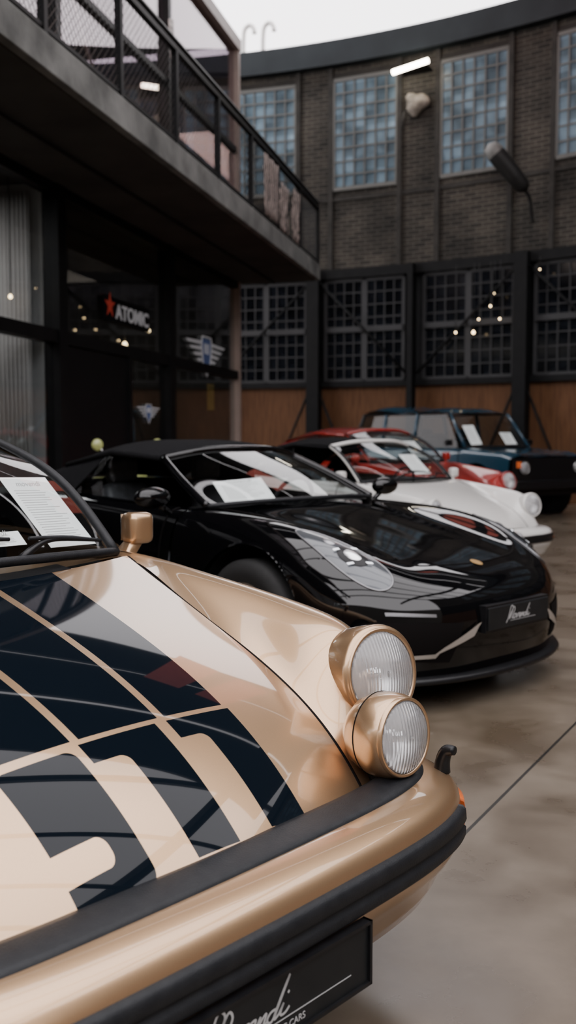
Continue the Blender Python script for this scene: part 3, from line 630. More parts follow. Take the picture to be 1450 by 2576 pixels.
# ------------------------------------------------------------ setting: round brick wall
CX,CY,R=-5.94,5.40,17.7
def wf(phi,out=0):
    a=math.radians(phi); return (CX+(R-out)*math.sin(a),CY+(R-out)*math.cos(a),0),(0,0,-a)
def arc(name,p0,p1,z0,z1,out0,out1,m,kind=None,n=None,**kw):
    n=n or max(4,int(abs(p1-p0)*.8)); V=[];uv=[]
    for i in range(n+1):
        ph=p0+(p1-p0)*i/n; a=math.radians(ph)
        for o,z in ((out1,z0),(out1,z1),(out0,z1),(out0,z0)):
            V.append((CX+(R-o)*math.sin(a),CY+(R-o)*math.cos(a),z)); uv.append((R*a,z+(.3 if o==out0 else 0)))
    F=gridfaces(n+1,4,closed=True)+[(0,1,2,3),(4*n+3,4*n+2,4*n+1,4*n)]
    return mesh(name,V,F,m,None,False,uv=uv,kind=kind,**kw)
def brickmat():
    m=P('grey_brown_brick',(.1,.09,.08),0,.85,spec=.2); n,l,b=nodes(m)
    uv=n.new('ShaderNodeUVMap'); br=n.new('ShaderNodeTexBrick'); br.inputs['Scale'].default_value=1
    br.inputs['Brick Width'].default_value=.27; br.inputs['Row Height'].default_value=.088; br.inputs['Mortar Size'].default_value=.009
    br.inputs['Color1'].default_value=(.050,.046,.040,1); br.inputs['Color2'].default_value=(.025,.024,.022,1); br.inputs['Mortar'].default_value=(.085,.081,.072,1)
    l.new(uv.outputs[0],br.inputs['Vector'])
    t=n.new('ShaderNodeTexNoise'); t.inputs['Scale'].default_value=.9; t.inputs['Detail'].default_value=7; l.new(uv.outputs[0],t.inputs['Vector'])
    mx=n.new('ShaderNodeMixRGB'); mx.blend_type='MULTIPLY'; mx.inputs['Fac'].default_value=.85
    r=n.new('ShaderNodeValToRGB'); r.color_ramp.elements[0].position=.32; r.color_ramp.elements[0].color=(.45,.45,.45,1); r.color_ramp.elements[1].position=.72; r.color_ramp.elements[1].color=(1.7,1.62,1.5,1)
    l.new(t.outputs['Fac'],r.inputs['Fac']); l.new(br.outputs['Color'],mx.inputs['Color1']); l.new(r.outputs['Color'],mx.inputs['Color2']); l.new(mx.outputs[0],b.inputs['Base Color'])
    bp=n.new('ShaderNodeBump'); bp.inputs['Strength'].default_value=.5; bp.inputs['Distance'].default_value=.01; bp.invert=True
    l.new(br.outputs['Fac'],bp.inputs['Height']); l.new(bp.outputs['Normal'],b.inputs['Normal'])
    return m
M['brick']=brickmat()
M['steel']=noisy(P('dark_painted_steel',(.02,.021,.022),.0,.6,spec=.2),(.0035,.004,.0045),(.007,.0075,.008),6)
M['pier']=noisy(P('weathered_concrete_frame',(.07,.065,.06),0,.8,spec=.2),(.025,.024,.022),(.052,.049,.044),3,6,.2)
M['fasciaroof']=noisy(P('roof_edge_sheet',(.03,.036,.04),.0,.5,spec=.3),(.009,.013,.016),(.016,.022,.026),2)
def woodmat():
    m=P('brown_timber_boards',(.2,.1,.05),0,.6,spec=.2); n,l,b=nodes(m)
    uv=n.new('ShaderNodeUVMap'); mp=n.new('ShaderNodeMapping'); mp.inputs['Scale'].default_value=(6,.6,1); l.new(uv.outputs[0],mp.inputs[0])
    t=n.new('ShaderNodeTexNoise'); t.inputs['Scale'].default_value=3; t.inputs['Detail'].default_value=8; l.new(mp.outputs[0],t.inputs['Vector'])
    r=n.new('ShaderNodeValToRGB'); r.color_ramp.elements[0].position=.3; r.color_ramp.elements[0].color=(.080,.036,.016,1); r.color_ramp.elements[1].position=.75; r.color_ramp.elements[1].color=(.15,.070,.032,1)
    l.new(t.outputs['Fac'],r.inputs['Fac']); l.new(r.outputs['Color'],b.inputs['Base Color']); return m
M['wood']=woodmat()
def panemat(name,c1,c2,rough,w,h,spec=.5):
    m=P(name,c1,0,rough,.0,spec=spec); n,l,b=nodes(m)
    tc=n.new('ShaderNodeTexCoord'); sp=n.new('ShaderNodeSeparateXYZ'); cb=n.new('ShaderNodeCombineXYZ')
    l.new(tc.outputs['Object'],sp.inputs[0]); l.new(sp.outputs[0],cb.inputs[0]); l.new(sp.outputs[2],cb.inputs[1])
    br=n.new('ShaderNodeTexBrick'); br.offset=0; br.inputs['Scale'].default_value=1; br.inputs['Brick Width'].default_value=w; br.inputs['Row Height'].default_value=h; br.inputs['Mortar Size'].default_value=0
    br.inputs['Color1'].default_value=(*c1,1); br.inputs['Color2'].default_value=(*c2,1); l.new(cb.outputs[0],br.inputs['Vector'])
    t=n.new('ShaderNodeTexNoise'); t.inputs['Scale'].default_value=1.6; l.new(tc.outputs['Object'],t.inputs['Vector'])
    r=n.new('ShaderNodeValToRGB'); r.color_ramp.elements[0].position=.35; r.color_ramp.elements[0].color=(.45,.45,.45,1); r.color_ramp.elements[1].position=.7; r.color_ramp.elements[1].color=(1.5,1.5,1.5,1)
    l.new(t.outputs['Fac'],r.inputs['Fac'])
    mx=n.new('ShaderNodeMixRGB'); mx.blend_type='MULTIPLY'; mx.inputs['Fac'].default_value=1; l.new(br.outputs['Color'],mx.inputs['Color1']); l.new(r.outputs['Color'],mx.inputs['Color2'])
    l.new(mx.outputs[0],b.inputs['Base Color']); return m
M['pane_up']=panemat('sky_tinted_panes',(.075,.115,.145),(.18,.265,.33),.3,.23,.30,.35)  # translucent panes; sky reflection and backlight painted into the blue tones
M['pane_lo']=panemat('dark_panes',(.004,.0055,.008),(.010,.012,.016),.12,.20,.26,.3)
M['bar']=P('window_bars',(.13,.13,.12),0,.6); M['bar_lo']=P('window_bars_dark',(.028,.029,.031),0,.6)
arc('wall_round',-8,120,4.80,9.1,-.4,0,M['brick'],'structure',n=130)
arc('wall_timber_base',-8,120,0,2.42,-.4,-.08,M['wood'],'structure',n=130)
arc('wall_lower_backing',-8,120,2.42,4.80,-.4,-.1,M['steel'],'structure',n=130)
arc('trim_1',-8,120,4.66,4.86,-.3,.10,M['steel'],'structure',n=130)
arc('trim_2',-8,120,2.36,2.48,-.3,.04,M['steel'],'structure',n=130)
arc('trim_3',-8,120,6.30,6.38,-.3,.03,M['pier'],'structure',n=130)
arc('trim_4',-8,120,9.06,9.56,-.5,.25,M['fasciaroof'],'structure',n=130)
wn=[0]
def window(phi,wdeg,z0,z1,nx,nz,mp_,mb,out,thick=.025,midbar=False):
    wn[0]+=1; loc,rot=wf(phi,out); w=R*math.radians(wdeg)/2
    o=box('window_%d'%wn[0],-w,w,.0,.03,z0,z1,mp_,None,loc=loc,rot=rot,kind='structure')
    L=[]
    for i in range(nx+1):
        x=-w+2*w*i/nx; t=thick*(1.8 if i in(0,nx) else .6); L.append((x-t,x+t,-.03,.0,z0,z1))
    for i in range(nz+1):
        z=z0+(z1-z0)*i/nz; t=thick*(1.8 if i in(0,nz) else .6); L.append((-w,w,-.03,.0,z-t,z+t))
    if midbar: L.append((-w,w,-.08,.0,3.52,3.64))
    boxes('window_frame',L,mb,o)
ups=[17.9,25.3,33.0,40.8,48.6,56.4,64.2,72,79.8,87.6,95.4,10.4]
for p in ups: window(p,4.6,6.55,8.80,6,8,M['pane_up'],M['bar'],.02,.022)
cols=[14.2,21.7,28.9,36.6,44.2,51.8,59.4,67,74.6,82.2,89.8]
tn=5
for i in range(len(cols)-1):
    a,b=cols[i],cols[i+1]
    w=(b-a-1.7)/2
    window(a+.75+w/2,w,2.50,4.62,4,8,M['pane_lo'],M['bar_lo'],-.02,.02,True)
    window(b-.75-w/2,w,2.50,4.62,4,8,M['pane_lo'],M['bar_lo'],-.02,.02,True)
for i,c in enumerate(cols):
    loc,rot=wf(c,.12); w=.14 if i in(1,3,5,7,9,0) else .06
    box('trim_%d'%tn,-w,w,-.12,.12,0,4.85,M['steel'],None,loc=loc,rot=rot,kind='structure'); tn+=1
for i in range(0,6):
    a,b=cols[i],cols[i+1]
    for (pa,za,pb,zb) in ((a+.4,4.6,b-.3,2.6) if i%2 else (a+.4,2.6,b-.3,4.6),(a+.3,2.3,a+3.0,.4) if i%2 else (b-.3,2.3,b-3.0,.4)):
        la,_=wf(pa,.14); lb,_=wf(pb,.14)
        t=tube('trim_%d'%tn,[(la[0],la[1],za),(lb[0],lb[1],zb)],.028,M['steel'],None,n=4,kind='structure'); tn+=1
for p in ups[:8]:
    for s in (-2.5,2.5):
        loc,rot=wf(p+s,.02); box('trim_%d'%tn,-.05,.05,-.03,.1,4.86,9.06,M['pier'],None,loc=loc,rot=rot,kind='structure'); tn+=1
    loc,rot=wf(p,.01); box('trim_%d'%tn,-.75,.75,-.02,.1,8.86,8.94,M['pier'],None,loc=loc,rot=rot,kind='structure'); tn+=1

M['tubeglow']=P('tube_glow',(1,1,1),0,.5,0,(1,.90,.72),26)
loc,rot=wf(29.15,.5)
fl=empty('fluorescent_lamp',loc,rot[2],'lit tubular wall lamp above brick pier','wall lamp')
fl.location.z=8.60
tube('lamp_tube',[(-.38,0,0),(.38,0,.10)],.05,M['tubeglow'],fl)
box('lamp_bracket',-.3,.3,.04,.44,.05,.09,M['steel'],fl)
loc,rot=wf(29.1,.1)
pp=empty('wall_ornament',loc,rot[2],'pale weathered plaster ornament fixed to the brick wall','ornament'); pp.location.z=8.05
M['plaster']=noisy(P('pale_plaster',(.4,.36,.3),0,.8),(.10,.09,.07),(.36,.32,.27),6,5,.4)
V=[]
for i in range(13):
    a=math.pi*i/12
    for k in range(20):
        t=2*math.pi*k/20; rr=1+.18*math.sin(3*t+1)+.1*math.sin(5*t+a*2); V.append((.25*rr*math.sin(a)*math.cos(t),-.12*math.cos(a),.22*rr*math.sin(a)*math.sin(t)))
mesh('relief',V,gridfaces(13,20,closed=True),M['plaster'],pp)
tube('drip_mark',[(-.25,0,-.12),(-.3,-.02,-.35),(-.27,0,-.5)],[.04,.03,.01],M['pier'],pp)
loc,rot=wf(36.8,.2)
sl=empty('street_lamp',loc,rot[2],'dark cobra-head lamp on a steel arm by the column','lamp')
M['lampgrey']=noisy(P('lamp_grey',(.12,.12,.115),0,.5,spec=.3),(.012,.012,.012),(.022,.022,.021),5)
M['lamptop']=noisy(P('lamp_pale_cap',(.12,.12,.115),0,.5),(.14,.14,.13),(.22,.22,.21),5)
tube('arm',[(.12,.1,5.40),(.12,-.02,5.65),(.12,-.14,5.86),(.08,-.25,5.94)],.035,M['lampgrey'],sl,sm=14)
A_=Vector((.12,-.24,5.92)); B_=Vector((-.45,-.68,6.76)); D_=(B_-A_); Ln=D_.length; D_.normalize()
Y_=Vector((0,0,1)).cross(D_).normalized(); Z_=D_.cross(Y_)
Rm=Matrix((D_,Y_,Z_)).transposed().to_euler()
hd=lathe('lamp_head',[(0,.04),(.03,.10),(.10,.14),(.4,.16),(.75,.17),(.92,.165),(Ln-.05,.13),(Ln,.0)],M['lampgrey'],sl,loc=A_,rot=Rm); hd.scale=(1,1.2,1.0)
lathe('lamp_cap',[(.88,.171),(.95,.167),(Ln-.03,.13),(Ln+.02,.0)],M['lamptop'],hd)
for k in range(2):
    loc,rot=wf(16.0+k*1.45,-.3)
    vp=tube('vent_pipe',[(0,0,9.5),(0,0,10.14),(.05,0,10.30),(.14,0,10.34),(.23,0,10.26),(.25,0,10.14)],.055,M['white'],None,sm=24,loc=loc,rot=rot,label='white gooseneck vent pipe on the roof edge',cat='vent pipe',group='roof vent pipes')
M['bulb']=P('warm_bulb_or_glint',(1,.9,.7),0,.5,0,(1,.72,.38),11)
M['cord']=P('cord',(.01,.01,.01),0,.6)
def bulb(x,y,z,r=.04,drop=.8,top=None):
    e=empty('bulb_or_glint',(x,y,z),0,'warm glowing bulb, or window reflection modelled as one, on thin cord','light bulb',group='warm pendant bulbs')
    lathe('glowing_bead',[(-r,0),(-r*.7,r*.7),(0,r),(r*.7,r*.7),(r*1.2,r*.35)],M['bulb'],e,seg=16,rot=(0,-math.pi/2,0))
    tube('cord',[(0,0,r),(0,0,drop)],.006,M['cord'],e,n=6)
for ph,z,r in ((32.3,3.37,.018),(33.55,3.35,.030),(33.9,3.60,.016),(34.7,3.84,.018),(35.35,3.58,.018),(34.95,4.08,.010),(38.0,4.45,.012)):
    loc,_=wf(ph,.30); bulb(loc[0],loc[1],z,r,4.70-z)  # window reflections of string lights, modelled as added hanging bulbs

# ------------------------------------------------------------ left building
P0=(-.92,17.7); FR=math.atan2(.973,.23)
def fb(name,x0,x1,y0,y1,z0,z1,m,**kw): return box(name,x0,x1,y0,y1,z0,z1,m,None,loc=(P0[0],P0[1],0),rot=(0,0,FR),**kw)
def fbp(name,x0,x1,y0,y1,z0,z1,m,parent,**kw): return box(name,x0,x1,y0,y1,z0,z1,m,parent,**kw)
M['frame']=noisy(P('black_steel_frame',(.012,.012,.013),.0,.5,spec=.2),(.003,.003,.0035),(.006,.006,.0065),6)
M['conc']=noisy(P('raw_concrete',(.14,.14,.135),0,.8,spec=.2),(.08,.08,.077),(.20,.20,.19),2.5,8,.3)
M['soffit']=noisy(P('soffit_concrete',(.07,.065,.06),0,.85,spec=.2),(.035,.033,.03),(.06,.057,.052),1.5,8,.2)
M['pinkframe']=noisy(P('pale_window_frame',(.42,.33,.29),0,.5),(.26,.20,.17),(.33,.25,.22),3)
M['shopglass']=glass('shop_glass',(.8,.82,.83),1.5,.0)
M['upglass']=glass('upper_glass',(.7,.67,.7),1.65,.0,(1,.93,.95))
M['curtain']=noisy(P('grey_curtain',(.32,.31,.30),0,.9),(.42,.40,.39),(.52,.50,.48),1.5)
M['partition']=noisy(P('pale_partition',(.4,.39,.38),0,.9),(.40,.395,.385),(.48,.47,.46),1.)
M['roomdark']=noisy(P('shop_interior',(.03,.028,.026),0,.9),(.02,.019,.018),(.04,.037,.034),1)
bays=[0,-3.47,-6.94,-10.41,-13.9,-17.4,-20.9]
n_=tn
for i,x in enumerate(bays):
    w=.05 if i==0 else .10
    fb('trim_%d'%n_,x-w,x+w,-.08,.10,0,4.0,M['frame'] if i else M['pinkframe'],kind='structure'); n_+=1
for (z0,z1) in ((2.30,2.44),(3.88,4.0),(0,.12)):
    fb('trim_%d'%n_,-20.9,0,-.06,.08,z0,z1,M['frame'],kind='structure'); n_+=1
for i in range(6):
    a,b=bays[i+1]+.1,bays[i]-.1
    wn[0]+=1; fb('window_%d'%wn[0],a,b,0,.015,2.44,3.88,M['shopglass'],kind='structure')
    wn[0]+=1
    if i!=1: fb('window_%d'%wn[0],a,b,0,.015,.12,2.30,M['shopglass'],kind='structure')
    else:
        fb('window_%d'%wn[0],-5.0+.05,b,0,.015,.12,2.30,M['shopglass'],kind='structure')
        d=fb('door_1',a,-5.05,-.03,.03,.0,2.30,M['frame'],kind='structure')
        fb('trim_%d'%n_,-5.05,-4.95,-.06,.06,0,2.3,M['frame'],kind='structure'); n_+=1
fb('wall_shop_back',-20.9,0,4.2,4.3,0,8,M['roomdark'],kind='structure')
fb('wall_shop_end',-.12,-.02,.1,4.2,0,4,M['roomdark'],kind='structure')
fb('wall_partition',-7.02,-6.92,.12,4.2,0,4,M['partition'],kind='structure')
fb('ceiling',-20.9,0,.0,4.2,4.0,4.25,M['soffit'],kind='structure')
V=[];uvn=40
for i in range(uvn+1):
    x=-7.15; y=.20+.5*i/uvn; 
    V+=[(x+.025*math.sin(i*1.6),y,.05),(x+.025*math.sin(i*1.6),y,3.9)]
mesh('curtain',V,gridfaces(uvn+1,2),M['curtain'],None,True,loc=(P0[0],P0[1],0),rot=(0,0,FR),solid=.01,label='pale grey curtain hanging beside the partition in shop window',cat='curtain')
def fworld(x,y,z):
    c,s=math.cos(FR),math.sin(FR); return (P0[0]+x*c-y*s,P0[1]+x*s+y*c,z)
def arealight(name,x,y,z,sx,sy,pw,col,rx=0,ry=0):
    L=bpy.data.lights.new(name,'AREA'); L.shape='RECTANGLE'; L.size=sx; L.size_y=sy; L.energy=pw; L.color=col
    o=bpy.data.objects.new(name,L); COL.objects.link(o); o.location=fworld(x,y,z); o.rotation_euler=(rx,ry,FR)
arealight('shop_fill_light',-8.6,1.4,3.85,1.2,1.6,55,(1,.97,.95))  # added fill with no fixture, brightens curtain and partition
arealight('shop_room_fill',-3.5,2.2,3.85,4,.6,45,(1,.85,.7))  # second added fill, lifts the dark shop bays
arealight('upper_room_fill',-6.0,2.0,7.85,4,1,260,(1,.78,.62))  # added warm fill for the upper room interior
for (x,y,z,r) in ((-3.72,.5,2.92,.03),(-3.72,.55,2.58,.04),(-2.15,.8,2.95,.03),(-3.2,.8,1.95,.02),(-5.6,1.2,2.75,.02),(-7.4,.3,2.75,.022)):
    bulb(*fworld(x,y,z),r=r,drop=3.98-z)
M['signwhite']=P('sign_white',(.45,.45,.46),0,.5,0,(.75,.75,.78),.07); M['signred']=P('sign_red',(.35,.03,.02),0,.5,0,(.7,.08,.04),.07); M['embblue']=P('emblem_blue',(.05,.08,.2),0,.4,0,(.07,.10,.2),.12)  # faint emission added so sign and emblem read in the dark window
M['signboard']=P('sign_board',(.004,.004,.005),0,.6,spec=.1)
sg=empty('shop_sign',fworld(-5.0,-.03,2.84),FR,'black sign with red star and white ATOMIC lettering in shop window','sign')
box('sign_board',-.78,.72,-.01,.02,-.15,.15,M['signboard'],sg)
text('lettering','ATOMIC',.25,M['signwhite'],sg,(.12,-.018,-.02),(math.pi/2,0,0),.0,.004,.005,sx=1.15)
V=[(0,-.012,0)]
for k in range(10):
    a=math.pi/2+math.pi*k/5; r=.16 if k%2==0 else .06; V.append((r*math.cos(a),-.012,r*math.sin(a)))
mesh('star',V,[(0,1+k,1+(k+1)%10) for k in range(10)],M['signred'],sg,False,loc=(-.60,-.004,.04),solid=.004)
def emblem(x,z,s):
    e=empty('winged_emblem',fworld(x,-.02,z),FR,'winged shield emblem sticker on the shop glass','emblem')
    sh=[(-.2,.22),(.2,.22),(.24,.1),(.17,-.15),(0,-.33),(-.17,-.15),(-.24,.1)]
    mesh('shield',[(a*s,0,b*s) for a,b in sh],[tuple(range(7))],M['embblue'],e,False,solid=.004)
    out=[(a*1.12*s,b*1.12*s) for a,b in sh]+[(sh[0][0]*1.12*s,sh[0][1]*1.12*s)]
    tube('shield_border',[(a,-.006,b) for a,b in out],.012*s,M['signwhite'],e,n=6)
    for sd in (1,-1):
        V=[];F=[]
        for k in range(4):
            z0=.17-.09*k; L=1.0-.17*k; q=len(V); V+=[(.26*sd*s,-.004,z0*s),(L*sd*s,-.004,(z0-.02)*s),((L-.10)*sd*s,-.004,(z0-.06)*s),(.25*sd*s,-.004,(z0-.05)*s)]; F.append((q,q+1,q+2,q+3))
        mesh('wing',V,F,M['signwhite'],e,False,solid=.003)
    boxes('shield_bars',[((-.12+.07*k)*s,(-.095+.07*k)*s,-.012,-.004,-.02*s,.14*s) for k in range(4)],M['signwhite'],e)
emblem(-1.75,2.62,1.0); emblem(-4.3,1.62,.42)
pn=fb('poster',-1.5,-1.15,.04,.05,1.72,2.15,noisy(P('yellow_paper',(.4,.27,.05),0,.7),(.35,.22,.04),(.45,.32,.08),6),label='small yellow poster behind the shop glass',cat='poster')
BL=-20.9; BE=.165
bal=empty('balcony',(P0[0],P0[1],0),FR,'raw concrete balcony slab with black wire-mesh railing','balcony')
fbp('slab',BL,BE,-1.48,.0,4.0,4.27,M['conc'],bal,bevel=.01)
fbp('soffit_panel',BL,BE-.03,-1.40,-.02,3.985,4.0,M['soffit'],bal)
rl=fbp('railing',BL,BE,-1.47,-1.41,5.20,5.25,M['frame'],bal)
fbp('lower_rail',BL,BE,-1.46,-1.42,4.30,4.33,M['frame'],rl)
px=[BE-.03-1.45*k for k in range(12)]
for x in px: fbp('railing_post',x-.03,x+.03,-1.47,-1.41,4.1,5.22,M['frame'],rl)
tube('handrail',[(BL,-1.44,5.31),(BE,-1.44,5.31)],.03,M['frame'],rl)
for k in range(10):
    a,b=px[k+1]+.03,px[k]-.03; V=[];F=[]; st=.085; H=.87
    def seg(p,q,t=.0028):
        k0=len(V); 
        for P_ in (p,q):
            V.extend([(P_[0]-t,-1.44-t,P_[1]),(P_[0]+t,-1.44-t,P_[1]),(P_[0],-1.44+t,P_[1])])
        F.extend([(k0,k0+1,k0+4,k0+3),(k0+1,k0+2,k0+5,k0+4),(k0+2,k0,k0+3,k0+5)])
    x=a-H
    while x<b:
        x0=max(x,a);x1=min(x+H,b)
        if x1>x0:
            seg((x0,4.33+(x0-x)),(x1,4.33+(x1-x))); seg((x0,5.20-(x0-x)),(x1,5.20-(x1-x)))
        x+=st
    mesh('wire_mesh',V,F,M['frame'],rl,False)
tube('soffit_conduit',[(BL,-.7,3.95),(BE-.2,-.7,3.95)],.018,M['frame'],bal)
fbp('end_rail',BE-.04,BE,-1.45,.0,5.20,5.25,M['frame'],bal); fbp('end_post',BE-.05,BE,-.05,.0,4.25,5.25,M['frame'],bal)
for i,x in enumerate([0,-3.47,-6.94,-10.41,-13.9]):
    w=.06
    fb('trim_%d'%n_,x-w,x+w,-.08,.10,4.25,8.0,M['pinkframe'] if i==0 else M['frame'],kind='structure'); n_+=1
fb('trim_%d'%n_,-20,0.06,-.10,.12,7.92,8.12,M['pinkframe'],kind='structure'); n_+=1
fb('trim_%d'%n_,-20,0,-.05,.05,6.2,6.28,M['frame'],kind='structure'); n_+=1
fb('trim_%d'%n_,-20,0,-.05,.05,4.25,4.4,M['frame'],kind='structure'); n_+=1
for i in range(5):
    a=-3.47*(i+1)+.06; b=-3.47*i-.06
    wn[0]+=1; fb('window_%d'%wn[0],a,b,0,.015,4.4,6.2,M['upglass'],kind='structure')
    wn[0]+=1; fb('window_%d'%wn[0],a,b,0,.015,6.28,7.92,M['upglass'],kind='structure')
fb('ceiling_upper',-20,-.0,.1,4.2,8.0,8.12,M['soffit'],kind='structure')
wn[0]+=1; fb('window_%d'%wn[0],-.02,.0,.1,4.2,4.25,8.0,M['upglass'],kind='structure')
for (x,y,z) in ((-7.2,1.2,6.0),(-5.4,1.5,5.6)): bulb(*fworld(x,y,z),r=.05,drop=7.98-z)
ul=empty('pendant_lamp',fworld(-3.4,1.1,6.05),FR,'lit tubular pendant lamp inside the upper glass room','pendant lamp')
tube('lamp_tube',[(-.32,0,0),(.32,0,0)],.05,M['tubeglow'],ul)
tube('lamp_rod',[(0,0,.05),(0,0,1.93)],.01,M['cord'],ul,n=6)
M['ropep']=noisy(P('pale_rope',(.5,.46,.44),0,.8),(.35,.31,.29),(.62,.57,.54),30)
for k,(x0,z0,x1,z1,sag) in enumerate(((-6.9,7.2,-5.2,5.0,.5),(-6.6,6.4,-4.6,5.1,.6),(-7.6,6.9,-5.9,6.0,.7),(-5.4,6.9,-4.0,5.6,.4))):
    pts=[fworld(x0+(x1-x0)*t,.3+.08*k,z0+(z1-z0)*t-sag*4*t*(1-t)*.5) for t in np.linspace(0,1,14)]
    tube('rope',pts,.022,M['ropep'],None,n=6,label='pale rope swagged inside the upper glass room',cat='rope',group='ropes in upper room')
def weave():
    m=P('woven_textile',(.4,.33,.3),0,.9); n,l,b=nodes(m); tc=n.new('ShaderNodeTexCoord'); w=n.new('ShaderNodeTexWave'); w.inputs['Scale'].default_value=5; w.inputs['Distortion'].default_value=9
    l.new(tc.outputs['Object'],w.inputs['Vector']); r=n.new('ShaderNodeValToRGB'); r.color_ramp.elements[0].color=(.02,.017,.016,1); r.color_ramp.elements[0].position=.25; r.color_ramp.elements[1].color=(.50,.40,.36,1); l.new(w.outputs['Fac'],r.inputs['Fac']); l.new(r.outputs['Color'],b.inputs['Base Color']); return m
M['weave']=weave()
for k,(x0,x1,z0,z1) in enumerate(((-3.7,-2.95,4.32,5.12),(-2.8,-2.35,4.28,4.95),(-2.0,-1.6,4.28,5.05))):
    V=[]
    for i in range(13):
        for j in range(9):
            x=x0+(x1-x0)*i/12; z=z0+(z1-z0)*j/8; V.append((x+.03*math.sin(j*.8+k),-1.50+.012*math.sin(i*1.3+j*.3),z))
    mesh('hanging_textile',V,gridfaces(13,9),M['weave'],None,True,loc=(P0[0],P0[1],0),rot=(0,0,FR),solid=.006,label='pale patterned textile hung on the balcony railing',cat='textile',group='balcony textiles')
tube('striped_pole',[fworld(-6.0,-1.0,6.0),fworld(-5.6,-.95,4.30)],.03,noisy(P('rope_white',(.4,.36,.35),0,.8),(.15,.13,.13),(.65,.6,.58),22),None,label='white and dark twisted rope pole leaning on balcony',cat='pole')

# ------------------------------------------------------------ scooter
M['lime']=carpaint('pale_lime_paint',(.45,.48,.17),0,.4)
es=empty('scooter',(-1.9,11.0,0),math.radians(-60),'pale yellow-green motor scooter with round headlight and mirrors','scooter')
wheel(es,.62,0,.22,.1,1,'silver',5); wheel(es,-.62,0,.22,.1,1,'silver',5)
tube('front_fork',[(.62,.0,.25),(.5,0,.6),(.42,0,1.0)],.03,M['lime'],es)
SS=Surf([[(.42,0,.95),(.40,.12,.93),(.36,.2,.88)],[(.52,0,.6),(.48,.16,.6),(.38,.25,.58)],[(.45,0,.3),(.40,.15,.3),(.3,.24,.3)],[(.0,0,.24),(0,.15,.24),(0,.22,.24)]])
panel('leg_shield',SS,0,3,24,-2,2,20,M['lime'],es,solid=.01)
lathe('front_mudguard',[(-.08,.1),(-.04,.23),(.04,.23),(.08,.1)],M['lime'],es,loc=(.62,0,.28),rot=(0,0,math.pi/2))
V=[]
for i in range(13):
    a=math.pi*i/12
    for k in range(20):
        t=2*math.pi*k/20; V.append((-.5+.42*math.cos(a),.22*math.sin(a)*math.cos(t),.48+.22*math.sin(a)*math.sin(t)))
mesh('rear_body',V,gridfaces(13,20,closed=True),M['lime'],es)
box('seat',-.8,-.15,-.14,.14,.7,.8,M['plastic'],es,bevel=.04,smooth=True)
lathe('headset',[(-.1,.05),(-.05,.10),(.03,.115),(.06,.10)],M['lime'],es,loc=(.42,0,1.07))
lathe('headlight',[(.06,.095),(.075,.07),(.085,0)],M['refl'],es,loc=(.42,0,1.07))
tube('handlebar',[(.30,-.34,1.08),(.40,-.1,1.07),(.40,.1,1.07),(.30,.34,1.08)],.02,M['lime'],es,sm=16)
for s in (1,-1):
    tube('mirror_stem',[(.36,.24*s,1.08),(.36,.32*s,1.18)],.007,M['chrome'],es,n=6)
    lathe('mirror',[(-.02,.0),(-.015,.055),(.0,.065),(.015,.055),(.02,0)],M['lime'],es,loc=(.36,.34*s,1.20))

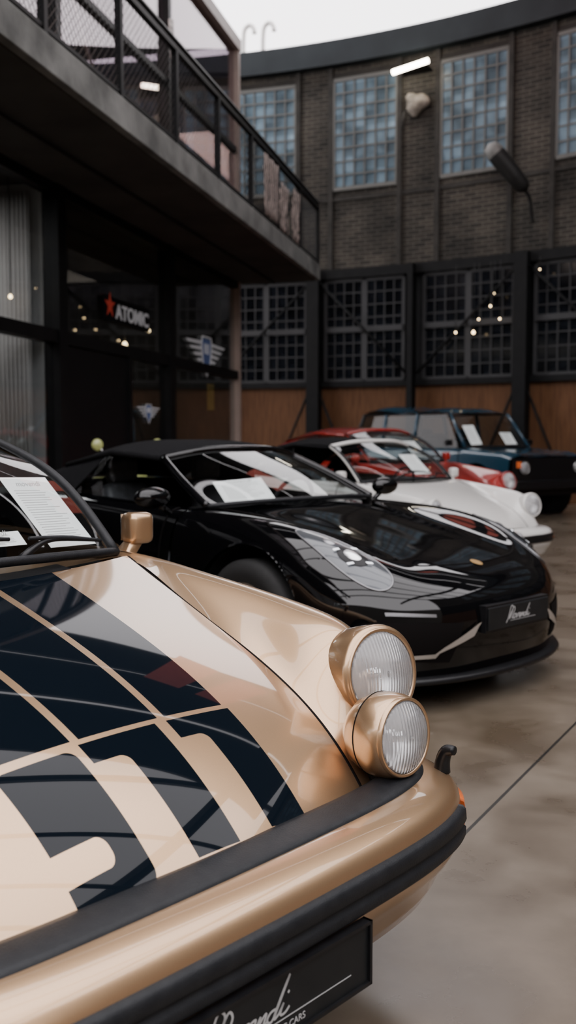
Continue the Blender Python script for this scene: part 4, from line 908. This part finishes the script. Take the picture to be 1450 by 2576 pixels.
# ------------------------------------------------------------ floor
def floormat():
    m=P('polished_concrete_floor',(.2,.17,.14),0,.3,0,spec=.5); n,l,b=nodes(m)
    tc=n.new('ShaderNodeTexCoord')
    t=n.new('ShaderNodeTexNoise'); t.inputs['Scale'].default_value=.9; t.inputs['Detail'].default_value=10; t.inputs['Roughness'].default_value=.65; l.new(tc.outputs['Object'],t.inputs['Vector'])
    t2=n.new('ShaderNodeTexNoise'); t2.inputs['Scale'].default_value=3.5; t2.inputs['Detail'].default_value=9; t2.inputs['Distortion'].default_value=.3; l.new(tc.outputs['Object'],t2.inputs['Vector'])
    ad=n.new('ShaderNodeMath'); ad.operation='MULTIPLY_ADD'; ad.inputs[1].default_value=.45; l.new(t2.outputs['Fac'],ad.inputs[0]); 
    h=n.new('ShaderNodeMath'); h.operation='MULTIPLY'; h.inputs[1].default_value=.55; l.new(t.outputs['Fac'],h.inputs[0]); l.new(h.outputs[0],ad.inputs[2])
    r=n.new('ShaderNodeValToRGB'); r.color_ramp.elements[0].position=.40; r.color_ramp.elements[0].color=(.070,.052,.034,1); r.color_ramp.elements[1].position=.60; r.color_ramp.elements[1].color=(.145,.117,.088,1)
    l.new(ad.outputs[0],r.inputs['Fac'])
    sp=n.new('ShaderNodeSeparateXYZ'); l.new(tc.outputs['Object'],sp.inputs[0])
    def mt(op,a,c=None):
        k=n.new('ShaderNodeMath'); k.operation=op
        for i,x in enumerate((a,c)):
            if x is None: continue
            if isinstance(x,(int,float)): k.inputs[i].default_value=x
            else: l.new(x,k.inputs[i])
        return k.outputs[0]
    def line(nx,ny,c,per):
        q=mt('ADD',mt('ADD',mt('MULTIPLY',sp.outputs[0],nx),mt('MULTIPLY',sp.outputs[1],ny)),c+1000*per)
        return mt('ABSOLUTE',mt('SUBTRACT',mt('MODULO',mt('ADD',q,per/2),per),per/2))
    d=mt('MINIMUM',line(.866,-.5,1.07,5.),line(.5,.866,-13.,12.5))
    mask=mt('LESS_THAN',d,.006)
    vo=n.new('ShaderNodeTexVoronoi'); vo.inputs['Scale'].default_value=2.2; l.new(tc.outputs['Object'],vo.inputs['Vector'])
    dr=mt('LESS_THAN',vo.outputs['Distance'],.045)
    m0=n.new('ShaderNodeMixRGB'); l.new(mt('MULTIPLY',dr,.45),m0.inputs['Fac']); l.new(r.outputs['Color'],m0.inputs['Color1']); m0.inputs['Color2'].default_value=(.20,.17,.14,1)
    mx=n.new('ShaderNodeMixRGB'); l.new(mask,mx.inputs['Fac']); l.new(m0.outputs[0],mx.inputs['Color1']); mx.inputs['Color2'].default_value=(.008,.007,.005,1); l.new(mx.outputs[0],b.inputs['Base Color'])
    mr=n.new('ShaderNodeMapRange'); mr.inputs['To Min'].default_value=.18; mr.inputs['To Max'].default_value=.42; l.new(t2.outputs['Fac'],mr.inputs['Value']); l.new(mr.outputs['Result'],b.inputs['Roughness'])
    return m
mesh('floor',[(-30,-25,0),(30,-25,0),(30,30,0),(-30,30,0)],[(0,1,2,3)],floormat(),None,False,kind='structure')
box('wall_south',-25,25,-12.3,-12,0,8,M['brick'],None,kind='structure')
tn=900
for k in range(5):
    a=math.radians(14); y=-8+3.6*k
    t=box('trim_%d'%tn,-15,15,-.13,.13,11.3,11.7,M['steel'],None,loc=(0,y,0),rot=(0,0,a),kind='structure'); tn+=1
for x in (-9,9.5):
    box('trim_%d'%tn,x-.25,x+.25,-12,16,11.7,12.2,M['steel'],None,kind='structure'); tn+=1
for k,(y0,y1) in enumerate(((8.6,12.4),(12.75,16.2),(16.5,19.2))):
    box('ceiling_hall_%d'%(k+1),-14,13,y0,y1,11.6,11.8,M['steel'],None,kind='structure')
M['redglow']=noisy(P('red_glow_sheet',(.5,.08,.06),0,.8,0,(.9,.25,.2),.9),(.45,.07,.05),(.55,.10,.07),3)  # added out-of-view glowing red sheets, tinting the car reflections pink
for k,(x,y) in enumerate(((2.3,15.6),(4.4,15.0))):
    mesh('red_reflection_sheet',[(x-.7,y+.15,9.1),(x+.7,y-.25,9.1),(x+.7,y-.25,11.4),(x-.7,y+.15,11.4)],[(0,1,2,3)],M['redglow'],None,False,solid=.01,label='unseen glowing red sheet added to tint car reflections',cat='reflection sheet',group='added red reflection sheets')

# ------------------------------------------------------------ world + camera
w=bpy.data.worlds.new('World'); SC.world=w; w.use_nodes=True
bg=w.node_tree.nodes['Background']; bg.inputs[0].default_value=(1.0,.96,.985,1); bg.inputs[1].default_value=4.7
cam=bpy.data.cameras.new('Camera'); co=bpy.data.objects.new('Camera',cam); COL.objects.link(co)
cam.sensor_fit='VERTICAL'; cam.sensor_height=23.5; cam.sensor_width=23.5*1450/2576; cam.lens=23.5*2500/2576
co.location=(0,0,1.28); co.rotation_euler=(math.radians(90-4.3),0,0)
cam.dof.use_dof=True; cam.dof.focus_distance=2.45; cam.dof.aperture_fstop=2.2
cam.clip_start=.05
SC.camera=co
